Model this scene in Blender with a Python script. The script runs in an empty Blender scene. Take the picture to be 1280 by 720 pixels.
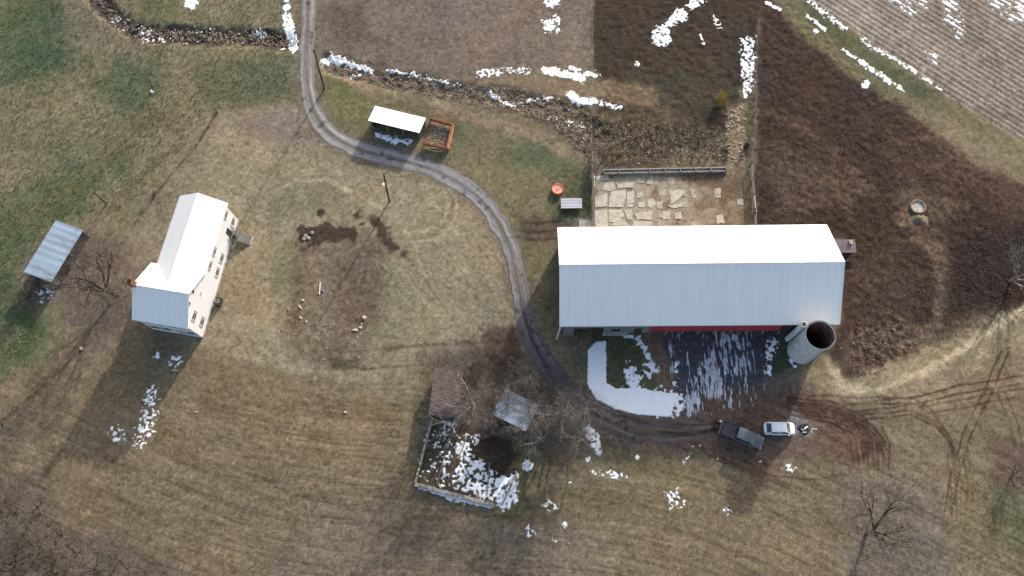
import bpy, math, random
import numpy as np
from mathutils import Vector, Matrix
random.seed(7)
R = math.radians
PI = math.pi
COL = bpy.context.scene.collection

# ------------------------------------------------------------------ camera
F, H, NX, NY = 1005.0, 113.0, 670.0, 700.0
n = np.array([NX-640, NY-360, F]); n = n/np.linalg.norm(n)
Zc = -n
Xc = np.array([1., 0, 0]) - n*n[0]; Xc /= np.linalg.norm(Xc)
Yc = np.cross(Zc, Xc)
M = np.array([Xc, Yc, Zc])            # rows: world axes in (right, down, forward)

def G(px, py, h=0.0):
    """photo pixel -> world xy at height h (used to read the site plan off the photograph)"""
    d = M @ np.array([px-640., py-360., F])
    t = (H-h)/-d[2]
    return float(d[0]*t), float(d[1]*t)

def proj(x, y):
    P = np.stack([x, y, np.full_like(x, -H)], -1) @ M
    z = np.maximum(P[..., 2], 5.0)
    return 640+F*P[..., 0]/z, 360+F*P[..., 1]/z

cam = bpy.data.cameras.new('camera'); camo = bpy.data.objects.new('camera', cam); COL.objects.link(camo)
cam.sensor_width = 36; cam.lens = F/1280*36; cam.clip_start = 1; cam.clip_end = 6000
r_, d_, f_ = M[:, 0], M[:, 1], M[:, 2]
camo.matrix_world = Matrix(((r_[0], -d_[0], -f_[0], 0), (r_[1], -d_[1], -f_[1], 0), (r_[2], -d_[2], -f_[2], H), (0, 0, 0, 1)))
bpy.context.scene.camera = camo

# ------------------------------------------------------------------ light
SUN_EL, SUN_AZ = 19.5, math.atan2(0.46, 0.888)      # azimuth clockwise from +Y
w = bpy.data.worlds.new('World'); bpy.context.scene.world = w; w.use_nodes = True
nt = w.node_tree; bg = nt.nodes['Background']
sky = nt.nodes.new('ShaderNodeTexSky'); sky.sky_type = 'NISHITA'; sky.sun_disc = False
sky.sun_elevation = R(SUN_EL); sky.sun_rotation = SUN_AZ; sky.air_density = 1.0; sky.dust_density = 3.5; sky.ozone_density = .5
nt.links.new(sky.outputs[0], bg.inputs[0]); bg.inputs[1].default_value = 0.285
sl = bpy.data.lights.new('sun', 'SUN'); sl.energy = 5.6; sl.angle = R(1.2); sl.color = (1.0, 0.94, 0.84)
so = bpy.data.objects.new('sun', sl); COL.objects.link(so)
sd = Vector((math.sin(SUN_AZ)*math.cos(R(SUN_EL)), math.cos(SUN_AZ)*math.cos(R(SUN_EL)), math.sin(R(SUN_EL))))
so.rotation_euler = sd.to_track_quat('Z', 'Y').to_euler(); so.location = (40, 60, 60)
sc = bpy.context.scene
sc.view_settings.view_transform = 'Standard'; sc.view_settings.look = 'None'; sc.view_settings.exposure = 0; sc.view_settings.gamma = 1
sc.render.engine = 'CYCLES'
sc.cycles.max_bounces = 5; sc.cycles.diffuse_bounces = 3; sc.cycles.use_denoising = True

def lin(c):
    c = np.asarray(c, float)/255.
    return np.where(c <= 0.04045, c/12.92, ((c+0.055)/1.055)**2.4)
EXPO = 1.14
def alb(c): return np.clip(lin(c)/EXPO, 0.004, 0.9)

# ------------------------------------------------------------------ materials
def mat(name, rgb, rough=0.85, var=0.15, scale=1.5, bump=0.3, bscale=8.0, metal=0.0, stretch=(1, 1, 1), dark=None, spec=0.3, bdist=0.02):
    m = bpy.data.materials.new(name); m.use_nodes = True
    t = m.node_tree; b = t.nodes['Principled BSDF']
    b.inputs['Roughness'].default_value = rough; b.inputs['Metallic'].default_value = metal
    b.inputs['Specular IOR Level'].default_value = spec
    tc = t.nodes.new('ShaderNodeTexCoord'); mp = t.nodes.new('ShaderNodeMapping'); mp.inputs['Scale'].default_value = stretch
    t.links.new(tc.outputs['Object'], mp.inputs['Vector'])
    nz = t.nodes.new('ShaderNodeTexNoise'); nz.inputs['Scale'].default_value = scale; nz.inputs['Detail'].default_value = 6; nz.inputs['Roughness'].default_value = .65
    t.links.new(mp.outputs[0], nz.inputs['Vector'])
    rp = t.nodes.new('ShaderNodeValToRGB'); c = np.array(rgb, float)
    lo = np.array(dark, float) if dark is not None else c*(1-2.2*var); hi = np.minimum(c*(1+var), 0.92)
    rp.color_ramp.elements[0].position = .32; rp.color_ramp.elements[1].position = .6
    rp.color_ramp.elements[0].color = (*lo, 1); rp.color_ramp.elements[1].color = (*hi, 1)
    t.links.new(nz.outputs['Fac'], rp.inputs[0]); t.links.new(rp.outputs[0], b.inputs['Base Color'])
    if bump:
        n2 = t.nodes.new('ShaderNodeTexNoise'); n2.inputs['Scale'].default_value = bscale; n2.inputs['Detail'].default_value = 4
        t.links.new(mp.outputs[0], n2.inputs['Vector'])
        bp = t.nodes.new('ShaderNodeBump'); bp.inputs['Strength'].default_value = bump; bp.inputs['Distance'].default_value = bdist
        t.links.new(n2.outputs['Fac'], bp.inputs['Height']); t.links.new(bp.outputs[0], b.inputs['Normal'])
    return m

def ribbed(name, rgb, axis, period, rough=.45, var=.05, bump=.5, metal=0.0, streak=1.0, seam=.06):
    """sheet metal or clapboard: ribs across one axis, weather streaks along the other, small dents"""
    m = bpy.data.materials.new(name); m.use_nodes = True
    t = m.node_tree; b = t.nodes['Principled BSDF']; b.inputs['Roughness'].default_value = rough; b.inputs['Metallic'].default_value = metal
    b.inputs['Specular IOR Level'].default_value = .35
    tc = t.nodes.new('ShaderNodeTexCoord'); sp = t.nodes.new('ShaderNodeSeparateXYZ'); t.links.new(tc.outputs['Object'], sp.inputs[0])
    ml = t.nodes.new('ShaderNodeMath'); ml.operation = 'MULTIPLY'; ml.inputs[1].default_value = 2*PI/period
    t.links.new(sp.outputs[axis], ml.inputs[0])
    sn = t.nodes.new('ShaderNodeMath'); sn.operation = 'SINE'; t.links.new(ml.outputs[0], sn.inputs[0])
    mp = t.nodes.new('ShaderNodeMapping'); s = [0.12, 0.12, 0.12]; s[axis] = 1.6*streak
    mp.inputs['Scale'].default_value = s; t.links.new(tc.outputs['Object'], mp.inputs['Vector'])
    nz = t.nodes.new('ShaderNodeTexNoise'); nz.inputs['Scale'].default_value = 1.0; nz.inputs['Detail'].default_value = 8; nz.inputs['Roughness'].default_value = .7
    t.links.new(mp.outputs[0], nz.inputs['Vector'])
    rp = t.nodes.new('ShaderNodeValToRGB'); c = np.array(rgb, float)
    rp.color_ramp.elements[0].position = .3; rp.color_ramp.elements[1].position = .7
    rp.color_ramp.elements[0].color = (*(c*(1-2*var)), 1); rp.color_ramp.elements[1].color = (*np.minimum(c*(1+var), .93), 1)
    t.links.new(nz.outputs['Fac'], rp.inputs[0])
    # darker seam lines
    cr = t.nodes.new('ShaderNodeMath'); cr.operation = 'GREATER_THAN'; cr.inputs[1].default_value = .93; t.links.new(sn.outputs[0], cr.inputs[0])
    sf = t.nodes.new('ShaderNodeMath'); sf.operation = 'MULTIPLY'; sf.inputs[1].default_value = seam; t.links.new(cr.outputs[0], sf.inputs[0])
    mx = t.nodes.new('ShaderNodeMix'); mx.data_type = 'RGBA'; mx.inputs['B'].default_value = (*(c*.4), 1)
    t.links.new(sf.outputs[0], mx.inputs['Factor']); t.links.new(rp.outputs[0], mx.inputs['A']); t.links.new(mx.outputs['Result'], b.inputs['Base Color'])
    bp = t.nodes.new('ShaderNodeBump'); bp.inputs['Strength'].default_value = bump; bp.inputs['Distance'].default_value = period*.12
    n2 = t.nodes.new('ShaderNodeTexNoise'); n2.inputs['Scale'].default_value = 1.3; t.links.new(tc.outputs['Object'], n2.inputs['Vector'])
    ad = t.nodes.new('ShaderNodeMath'); ad.operation = 'ADD'; t.links.new(sn.outputs[0], ad.inputs[0]); t.links.new(n2.outputs['Fac'], ad.inputs[1])
    t.links.new(ad.outputs[0], bp.inputs['Height']); t.links.new(bp.outputs[0], b.inputs['Normal'])
    return m

def vcol_mat(name, fine=9.0, amp=.45, bump=.8, bdist=.08, rough=.95):
    m = bpy.data.materials.new(name); m.use_nodes = True
    t = m.node_tree; b = t.nodes['Principled BSDF']; b.inputs['Roughness'].default_value = rough; b.inputs['Specular IOR Level'].default_value = .12
    at = t.nodes.new('ShaderNodeAttribute'); at.attribute_name = 'Col'
    tc = t.nodes.new('ShaderNodeTexCoord')
    nz = t.nodes.new('ShaderNodeTexNoise'); nz.inputs['Scale'].default_value = fine; nz.inputs['Detail'].default_value = 3; nz.inputs['Roughness'].default_value = .7
    t.links.new(tc.outputs['Object'], nz.inputs['Vector'])
    n3 = t.nodes.new('ShaderNodeTexNoise'); n3.inputs['Scale'].default_value = fine*.28; n3.inputs['Detail'].default_value = 5; n3.inputs['Roughness'].default_value = .7
    t.links.new(tc.outputs['Object'], n3.inputs['Vector'])
    mr = t.nodes.new('ShaderNodeMapRange'); mr.inputs['From Min'].default_value = .3; mr.inputs['From Max'].default_value = .7
    mr.inputs['To Min'].default_value = 1-amp; mr.inputs['To Max'].default_value = 1+amp
    av = t.nodes.new('ShaderNodeMath'); av.operation = 'ADD'; t.links.new(nz.outputs['Fac'], av.inputs[0]); t.links.new(n3.outputs['Fac'], av.inputs[1])
    hf = t.nodes.new('ShaderNodeMath'); hf.operation = 'MULTIPLY'; hf.inputs[1].default_value = .5; t.links.new(av.outputs[0], hf.inputs[0])
    t.links.new(hf.outputs[0], mr.inputs['Value'])
    mx = t.nodes.new('ShaderNodeVectorMath'); mx.operation = 'SCALE'; t.links.new(at.outputs['Color'], mx.inputs[0]); t.links.new(mr.outputs[0], mx.inputs['Scale'])
    t.links.new(mx.outputs[0], b.inputs['Base Color'])
    bp = t.nodes.new('ShaderNodeBump'); bp.inputs['Strength'].default_value = bump; bp.inputs['Distance'].default_value = bdist
    t.links.new(av.outputs[0], bp.inputs['Height']); t.links.new(bp.outputs[0], b.inputs['Normal'])
    return m

# ------------------------------------------------------------------ object helpers
def tag(o, label=None, cat=None, group=None, kind=None):
    if label: o['label'] = label
    if cat: o['category'] = cat
    if group: o['group'] = group
    if kind: o['kind'] = kind
    return o
def empty(name, loc, rz=0):
    o = bpy.data.objects.new(name, None); COL.objects.link(o); o.location = loc; o.rotation_euler = (0, 0, rz); o.empty_display_size = .5
    return o
def link(name, me, m, parent=None, smooth=False):
    o = bpy.data.objects.new(name, me); COL.objects.link(o)
    if m: me.materials.append(m)
    if parent: o.parent = parent
    if smooth: me.shade_smooth()
    return o
def copy_tree(o, loc=None, rz=None, scale=None):
    c = o.copy(); COL.objects.link(c)
    if loc is not None: c.location = loc
    if rz is not None: c.rotation_euler = (0, 0, rz)
    if scale is not None: c.scale = (scale,)*3
    for ch in list(o.children):
        k = ch.copy(); COL.objects.link(k); k.parent = c
        for g in list(ch.children):
            q = g.copy(); COL.objects.link(q); q.parent = k
    return c

class MB:
    def __init__(s): s.v = []; s.f = []
    def add(s, vs, fs):
        b = len(s.v); s.v += [tuple(float(a) for a in p) for p in vs]; s.f += [tuple(i+b for i in f) for f in fs]
    def box(s, x0, y0, z0, x1, y1, z1):
        s.add([(x0, y0, z0), (x1, y0, z0), (x1, y1, z0), (x0, y1, z0), (x0, y0, z1), (x1, y0, z1), (x1, y1, z1), (x0, y1, z1)],
              [(0, 3, 2, 1), (4, 5, 6, 7), (0, 1, 5, 4), (1, 2, 6, 5), (2, 3, 7, 6), (3, 0, 4, 7)])
        return s
    def hexa(s, b, t):
        s.add(list(b)+list(t), [(0, 3, 2, 1), (4, 5, 6, 7), (0, 1, 5, 4), (1, 2, 6, 5), (2, 3, 7, 6), (3, 0, 4, 7)]); return s
    def slab(s, q, th):     # quad extruded downwards
        s.hexa([(p[0], p[1], p[2]-th) for p in q], q); return s
    def prism(s, pts, z0, z1):
        k = len(pts); s.add([(x, y, z0) for x, y in pts]+[(x, y, z1) for x, y in pts],
            [tuple(range(k))[::-1], tuple(range(k, 2*k))]+[(i, (i+1) % k, (i+1) % k+k, i+k) for i in range(k)]); return s
    def tube(s, p0, p1, r0, r1=None, k=6, cap=True):
        r1 = r0 if r1 is None else r1
        p0, p1 = Vector(p0), Vector(p1); d = (p1-p0)
        if d.length < 1e-6: return s
        d.normalize(); a = d.orthogonal().normalized(); b = d.cross(a)
        vs = [p0+(a*math.cos(2*PI*i/k)+b*math.sin(2*PI*i/k))*r0 for i in range(k)]+[p1+(a*math.cos(2*PI*i/k)+b*math.sin(2*PI*i/k))*r1 for i in range(k)]
        fs = [(i, (i+1) % k, (i+1) % k+k, i+k) for i in range(k)]
        if cap: fs += [tuple(range(k))[::-1], tuple(range(k, 2*k))]
        s.add(vs, fs); return s
    def ring(s, c, r0, r1, z0, z1, k=32):
        cx, cy = c; vs = []; fs = []
        for i in range(k):
            a = 2*PI*i/k; ca, sa = math.cos(a), math.sin(a)
            vs += [(cx+r0*ca, cy+r0*sa, z0), (cx+r1*ca, cy+r1*sa, z0), (cx+r1*ca, cy+r1*sa, z1), (cx+r0*ca, cy+r0*sa, z1)]
        for i in range(k):
            a, b = 4*i, 4*((i+1) % k)
            for j in range(4): fs.append((a+j, a+(j+1) % 4, b+(j+1) % 4, b+j))
        s.add(vs, fs); return s
    def build(s, name, m, parent=None, smooth=False, bevel=0):
        me = bpy.data.meshes.new(name); me.from_pydata(s.v, [], s.f); me.update()
        o = link(name, me, m, parent, smooth)
        if bevel:
            b = o.modifiers.new('bevel', 'BEVEL'); b.width = bevel; b.segments = 2; b.limit_method = 'ANGLE'; b.angle_limit = R(40)
        return o

# ------------------------------------------------------------------ noise
_tabs = {}
def vnoise(x, y, s, seed=0):
    if seed not in _tabs: _tabs[seed] = np.random.RandomState(seed+11).rand(256, 256)
    T = _tabs[seed]; u = x/s+37.3*seed; v = y/s+11.7*seed
    i = np.floor(u).astype(int); j = np.floor(v).astype(int); fu = u-i; fv = v-j
    fu = fu*fu*(3-2*fu); fv = fv*fv*(3-2*fv)
    a = T[i % 256, j % 256]; b = T[(i+1) % 256, j % 256]; c = T[i % 256, (j+1) % 256]; d = T[(i+1) % 256, (j+1) % 256]
    return a*(1-fu)*(1-fv)+b*fu*(1-fv)+c*(1-fu)*fv+d*fu*fv
def fbm(x, y, s, seed=0, o=4, g=.55):
    t = 0; a = 1; w_ = 0
    for k in range(o):
        c, q = math.cos(k*1.1), math.sin(k*1.1)
        t = t+a*vnoise(x*c-y*q, x*q+y*c, s/2**k, seed+k); w_ += a; a *= g
    return t/w_
def sstep(a, b, x): t = np.clip((x-a)/(b-a), 0, 1); return t*t*(3-2*t)

def segdist(X, Y, pts, closed):
    D = np.full(X.shape, 1e9); k = len(pts)
    for i in range(k if closed else k-1):
        ax, ay = pts[i]; bx, by = pts[(i+1) % k]; dx, dy = bx-ax, by-ay
        t = np.clip(((X-ax)*dx+(Y-ay)*dy)/(dx*dx+dy*dy+1e-9), 0, 1)
        D = np.minimum(D, np.hypot(X-ax-t*dx, Y-ay-t*dy))
    return D
def inside(X, Y, pts):
    r = np.zeros(X.shape, bool); k = len(pts)
    for i in range(k):
        ax, ay = pts[i]; bx, by = pts[(i+1) % k]
        if ay == by: continue
        c = ((ay > Y) != (by > Y)) & (X < (bx-ax)*(Y-ay)/(by-ay)+ax)
        r ^= c
    return r
def sdist(X, Y, prim):
    """signed distance in pixels, positive inside"""
    if prim[0] == 'p':
        d = segdist(X, Y, prim[1], True); return np.where(inside(X, Y, prim[1]), d, -d)
    if prim[0] == 's': return prim[2]/2-segdist(X, Y, prim[1], False)
    return prim[3]-np.hypot(X-prim[1], Y-prim[2])
def bbox(prim):
    if prim[0] == 'b': return prim[1]-prim[3], prim[2]-prim[3], prim[1]+prim[3], prim[2]+prim[3]
    e = prim[2]/2 if prim[0] == 's' else 0
    a = np.array(prim[1]); return a[:, 0].min()-e, a[:, 1].min()-e, a[:, 0].max()+e, a[:, 1].max()+e

# ------------------------------------------------------------------ ground plan (regions traced on the plan; colours are dry albedos)
P = lambda *a: ('p', list(a))
S = lambda wd, *a: ('s', list(a), wd)
B = lambda x, y, r: ('b', x, y, r)
ROADP = [(386,-60),(385.5,0),(384.5,40),(383.5,75),(385,110),(391,135),(404,158),(424,175),(452,188),(490,198),(530,209),(565,223),(594,243),(616,268),(632,296),(643,330),(650,365),(657,398),(668,430),(684,457),(704,482),(728,505),(757,524),(790,535),(830,541),(868,541),(905,534),(940,524)]
LAY = [  # prim, colour, feather, opacity, edge noise
 # north-west pasture
 (P((-200,-200),(378,-200),(376,125),(330,135),(270,145),(175,268),(70,300),(110,420),(0,540),(-200,600)), (124,116,84), 14, 1, 10),
 (P((-200,-200),(60,-200),(90,20),(95,75),(50,110),(0,105),(-200,150)), (80,94,62), 22, .9, 22),
 (P((150,70),(205,66),(208,125),(150,135),(120,110)), (84,98,64), 14, .85, 16),
 (P((235,82),(366,72),(368,128),(250,132)), (94,98,68), 12, .7, 14),
 (P((178,-40),(235,-40),(215,28),(180,18)), (86,96,58), 10, .7, 10),
 (P((95,200),(155,200),(105,270),(60,300),(10,345),(-60,360),(-40,250),(40,235)), (84,97,60), 16, .85, 20),
 (P((-200,300),(20,330),(45,380),(60,430),(40,490),(-10,530),(-200,560)), (80,94,58), 18, .85, 20),
 (P((65,-20),(120,-20),(150,30),(200,62),(180,80),(100,58)), (128,114,88), 10, .7, 8),
 (P((200,70),(240,80),(235,140),(190,180),(150,190),(200,130)), (126,114,86), 12, .6, 12),
 (S(16,(-10,300),(90,230),(180,160),(215,140)), (104,96,62), 10, .6, 8),
 (S(5,(110,290),(150,245),(200,200),(240,175)), (92,80,62), 4, .5, 5),
 (S(3,(60,345),(100,300),(150,240),(190,190)), (128,118,88), 3, .4, 3),
 # lawn round the farmhouse
 (P((275,142),(376,132),(400,165),(470,192),(560,222),(600,250),(632,300),(646,350),(652,405),(600,440),(530,462),(450,482),(330,462),(270,440),(150,390),(165,300),(240,180)), (142,130,101), 10, 1, 6),
 (P((300,150),(378,128),(410,175),(380,185),(320,178)), (128,110,100), 14, .65, 10),
 (P((160,290),(250,175),(300,200),(290,235),(200,260),(160,330)), (132,122,92), 16, .6, 10),
 (P((300,300),(345,280),(350,400),(310,440),(270,440)), (140,122,92), 16, .5, 12),
 (P((330,215),(400,215),(440,245),(480,280),(440,275),(370,275),(340,290)), (118,114,84), 12, .6, 10),
 (S(4,(345,240),(370,225),(410,226),(450,245),(500,275),(520,310),(528,350)), (166,152,122), 2.5, .7, 3),
 (S(5,(330,280),(335,330),(322,400),(300,430)), (160,144,112), 5, .5, 5),
 (P((350,300),(378,300),(374,370),(350,385),(338,340)), (112,112,76), 10, .7, 10),
 (P((480,318),(520,330),(530,400),(515,450),(450,455),(460,400)), (122,118,86), 14, .5, 12),
 (P((378,290),(430,280),(498,296),(488,330),(474,400),(452,455),(385,460),(352,432),(362,380),(378,330)), (116,99,78), 12, .75, 10),
 (P((440,300),(480,305),(470,400),(430,420),(420,350)), (106,86,64), 12, .6, 10),
 (P((368,300),(392,305),(375,400),(360,420)), (100,84,68), 8, .5, 8),
 (P((376,284),(410,279),(422,288),(440,285),(442,296),(412,299),(388,305),(378,296)), (64,50,38), 3, .85, 11),
 (P((464,273),(476,280),(486,285),(490,300),(494,311),(484,312),(474,298)), (64,50,38), 3, .85, 9),
 (B(400,266,3), (60,48,36), 2, .9, 5), (B(448,270,4), (66,52,38), 3, .9, 6), (B(452,280,3), (60,46,34), 2, .9, 5), (B(378,300,4), (60,46,34), 3, .8, 6), (B(376,312,4), (66,54,40), 3, .8, 6), (B(503,318,4), (70,58,42), 3, .8, 5),
 (P((415,450),(448,450),(446,460),(414,462)), (78,72,44), 3, .8, 4),
 (P((440,450),(600,440),(640,470),(560,520),(470,500)), (124,116,86), 14, .5, 12),
 # vehicle loops pressed into the lawn
 (S(3,(505,290),(530,290),(555,275),(562,250),(552,232)), (172,158,126), 2, .8, 1.5),
 (S(3,(515,302),(545,300),(566,282),(572,255),(562,235)), (170,156,124), 2, .75, 1.5),
 (S(2,(500,300),(538,296),(561,278),(567,252),(557,234)), (112,100,76), 2, .6, 1.5),
 (S(3,(500,335),(525,370),(550,400)), (160,146,114), 2, .6, 2),
 (S(3,(515,330),(545,370),(575,410)), (108,98,72), 2, .45, 2),
 (S(3,(470,330),(500,370),(540,400)), (146,134,102), 3, .35, 3),
 (S(5,(270,440),(330,452),(400,466),(450,488),(500,505),(540,520)), (152,140,104), 4, .7, 4),
 (S(3,(330,462),(395,474),(450,500)), (104,92,66), 3, .5, 3),
 (S(2.5,(440,440),(520,432),(600,428),(650,425)), (84,70,52), 2, .7, 3),
 (S(2.5,(450,462),(530,455),(600,450)), (88,74,54), 2, .6, 3),
 (S(22,(60,470),(120,400),(165,330),(215,240),(262,160)), (126,112,88), 12, .7, 12),
 (S(2.5,(168,280),(192,245),(245,182),(270,142)), (84,70,52), 1.5, .8, 3),  # cast shadows of the two posts, painted in as one thin dark line
 # fields along the bottom
 (P((-200,540),(110,430),(270,445),(440,490),(530,520),(525,600),(640,640),(800,600),(900,580),(1200,580),(1200,900),(-200,900)), (124,108,80), 12, 1, 8),
 (P((250,450),(520,500),(520,600),(300,560)), (122,105,75), 20, .6, 15),
 (P((380,640),(760,660),(760,800),(300,800)), (122,108,92), 24, .6, 20),
 (P((-20,540),(60,470),(150,380),(170,400),(110,520),(70,600),(0,590)), (122,108,82), 12, .8, 8),
 (S(10,(20,590),(70,520),(110,470),(155,395)), (136,122,92), 6, .5, 6),
 (S(3,(0,528),(60,478),(104,436)), (84,68,52), 2, .7, 3),
 (P((660,560),(760,570),(900,590),(900,640),(760,640),(650,620)), (120,108,76), 16, .7, 12),
 (P((620,560),(660,555),(670,640),(630,650)), (98,98,62), 12, .5, 10),
 # wooded litter
 (P((60,290),(110,285),(160,300),(180,340),(165,400),(120,440),(90,420),(70,380),(30,380),(20,340)), (112,97,84), 14, .8, 14),
 (P((-200,590),(40,590),(70,640),(120,660),(200,700),(280,730),(280,900),(-200,900)), (103,92,78), 16, .8, 18),
 (P((525,440),(600,425),(700,450),(745,500),(740,560),(690,600),(640,560),(560,560),(530,540)), (106,92,74), 14, .85, 14),
 (P((600,412),(650,408),(655,440),(640,462),(610,462)), (84,64,54), 6, .8, 8),
 (P((1060,590),(1190,590),(1200,740),(1040,740)), (122,112,100), 24, .6, 20),
 # upper stream and meadow
 (S(21,(105,-20),(140,18),(165,38),(200,42),(260,45),(320,48),(368,52)), (76,62,54), 3, .95, 7),
 (P((396,-200),(742,-200),(740,84),(680,82),(600,92),(560,100),(470,82),(402,64)), (120,104,88), 6, 1, 4),
 (P((400,10),(450,5),(462,45),(425,60)), (100,84,68), 12, .7, 12),
 (P((540,-40),(600,-40),(620,30),(560,40)), (122,108,100), 20, .6, 16),
 (P((640,40),(740,40),(740,84),(660,80)), (130,112,92), 14, .6, 10),
 (P((400,74),(470,88),(560,104),(610,98),(700,120),(748,140),(765,190),(735,200),(715,185),(690,160),(640,142),(560,128),(480,112),(408,94)), (110,93,72), 4, .95, 7),
 (S(13,(405,92),(470,118),(530,128),(600,150),(660,165),(705,190)), (148,126,98), 5, .85, 5),
 # pasture east of the drive
 (P((396,62),(402,92),(470,126),(560,150),(640,172),(705,205),(738,215),(740,287),(696,287),(696,410),(668,400),(652,340),(622,275),(560,215),(450,175),(408,130)), (120,110,76), 5, 1, 4),
 (P((396,95),(410,92),(470,125),(460,165),(430,160),(405,128)), (108,108,66), 6, .7, 5),
 (P((635,178),(680,182),(725,212),(690,218),(640,205)), (92,101,66), 9, .7, 9),
 (P((690,208),(738,215),(738,286),(690,275)), (92,92,60), 8, .8, 7),
 (P((640,268),(700,272),(698,305),(655,300)), (100,82,60), 7, .7, 7),
 (S(2,(645,276),(670,280),(700,276)), (62,48,36), 2, .7, 3), (S(2,(645,288),(672,290),(698,288)), (62,48,36), 2, .7, 3), (S(2,(648,297),(670,300),(695,298)), (66,52,38), 2, .6, 3),
 (P((565,152),(585,155),(580,185),(562,182)), (96,104,66), 6, .7, 5),
 (P((470,100),(530,110),(545,150),(470,128)), (104,98,72), 8, .5, 6),
 (P((539,151),(566,157),(559,185),(531,179)), (136,116,92), 2, .95, 1),
 # dark paddock
 (P((739,-200),(985,-200),(950,20),(946,110),(930,140),(910,208),(756,210),(742,150)), (66,55,42), 4, 1, 4),
 (P((800,-40),(950,-40),(945,60),(850,70)), (60,50,42), 16, .6, 14),
 (P((790,90),(900,80),(920,130),(840,150),(770,130)), (66,64,50), 16, .6, 14),
 (S(24,(600,108),(690,108),(760,112),(810,122)), (132,112,86), 7, .95, 5),
 (S(18,(770,116),(815,126),(832,136)), (104,88,62), 8, .7, 5),
 (P((742,145),(820,140),(905,160),(905,208),(760,208)), (96,84,62), 8, .8, 8),
 (P((840,185),(905,185),(906,208),(830,208)), (126,112,84), 6, .6, 8),
 (P((738,88),(748,88),(748,200),(738,200)), (116,108,90), 3, .5, 3),
 (P((948,-40),(1000,10),(1110,96),(1200,190),(1400,300),(1400,370),(1230,400),(1130,452),(1060,482),(1034,440),(1050,405),(1050,300),(942,290),(944,120)), (66,49,40), 9, 1, 9),
 (P((1060,420),(1140,380),(1160,440),(1080,478),(1045,460)), (110,88,66), 10, .7, 12),
 (P((1100,130),(1180,170),(1300,250),(1300,290),(1180,220)), (96,74,58), 16, .6, 14),
 (P((955,190),(1060,205),(1090,230),(1060,260),(960,262)), (98,78,62), 16, .55, 20),
 (P((1118,238),(1150,230),(1205,255),(1195,275),(1150,285),(1120,275)), (112,94,72), 9, .6, 10),
 (S(22,(1135,275),(1180,325),(1180,370),(1155,430)), (124,102,78), 10, .8, 14),
 (P((960,195),(1060,205),(1095,235),(1060,262),(970,258)), (100,80,62), 10, .6, 26),
 (P((1060,330),(1130,300),(1150,380),(1080,420),(1055,390)), (92,72,56), 12, .6, 24),
 (P((1080,140),(1200,200),(1220,240),(1120,225)), (86,66,54), 14, .6, 24),
 (P((1130,430),(1200,390),(1290,370),(1290,400),(1200,430)), (112,94,72), 10, .7, 16),
 (P((1192,300),(1400,270),(1400,390),(1180,380)), (48,36,32), 14, .85, 10),
 (S(9,(940,135),(990,148),(1045,195)), (100,78,58), 6, .6, 6),
 (P((922,110),(946,100),(946,205),(934,212),(925,160)), (102,95,70), 3, .9, 3),
 (P((908,135),(930,130),(930,208),(908,210)), (146,124,96), 4, .9, 4),
 (S(5,(948,25),(944,80),(940,130)), (104,92,74), 3, .6, 3),
 # headland and stubble field
 (P((955,-200),(1000,-30),(1100,66),(1180,122),(1290,190),(1400,270),(1400,300),(1270,215),(1170,160),(1080,108),(1000,42),(948,-20)), (114,106,74), 6, 1, 5),
 (P((1005,-20),(1020,8),(1100,72),(1170,120),(1150,128),(1080,85),(1010,30)), (86,88,58), 6, .7, 6),
 (P((1130,122),(1290,200),(1320,232),(1220,205),(1150,158)), (132,118,92), 9, .7, 9),
 (P((1008,-200),(1600,-200),(1600,300),(1290,184),(1180,118),(1095,58),(1012,2)), (140,127,112), 3, 1, 2),
 # stock yard
 (P((742,214),(800,212),(936,212),(942,290),(742,290)), (138,116,90), 2, 1, 2),
 (P((855,216),(936,214),(936,240),(860,235)), (104,84,62), 8, .7, 8),
 (P((890,235),(938,235),(940,290),(890,290)), (122,98,70), 8, .7, 8),
 (P((700,272),(741,272),(741,288),(728,288)), (160,152,142), 2, .6, 2),
 # barn front
 (P((696,414),(742,416),(740,485),(700,470),(690,430)), (128,114,82), 6, 1, 6),
 (P((742,420),(800,418),(816,450),(830,500),(760,492),(742,480)), (92,92,58), 6, .9, 6),
 (P((742,414),(760,414),(758,425),(742,428)), (100,82,62), 4, .8, 3),
 (P((795,416),(832,416),(842,450),(848,500),(830,500),(812,450)), (128,102,80), 6, .9, 6),
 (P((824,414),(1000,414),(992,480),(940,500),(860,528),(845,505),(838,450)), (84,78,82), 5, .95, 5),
 (P((960,425),(985,425),(990,470),(960,470)), (84,90,56), 4, .7, 6),
 (P((950,470),(1045,455),(1060,490),(1010,500),(950,490)), (142,126,92), 8, .8, 8),
 (S(36,*[tuple(p) for p in ROADP]), (112,102,84), 5, .6, 9),
 # ruined garden floor
 (P((540,520),(578,522),(600,540),(650,560),(648,592),(627,632),(519,605)), (90,76,56), 3, .9, 4),
 (P((592,545),(640,555),(640,590),(618,600),(600,575)), (66,50,40), 8, .6, 8),  # shadow of the light blue shed, partly painted into the floor colour
 # muddy turning area
 (S(52,(735,515),(790,538),(860,540),(930,522),(1000,500)), (112,94,80), 7, .85, 8),
 (P((880,488),(1000,482),(1040,505),(1080,520),(1110,575),(1060,580),(990,570),(950,600),(900,575),(870,545)), (112,88,70), 10, .9, 10),
 (P((640,552),(660,548),(700,560),(690,600),(650,590)), (112,104,72), 8, .4, 8),
 (P((985,505),(1010,512),(1022,530),(1016,548),(992,546)), (136,130,128), 4, .9, 4),
 (P((1040,480),(1130,448),(1230,400),(1400,350),(1400,500),(1210,520),(1120,510),(1040,500)), (146,130,98), 8, 1, 8),
 (S(9,(1034,452),(1052,482),(1090,490),(1150,468),(1232,418),(1300,372)), (182,164,128), 4, .95, 5),
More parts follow.
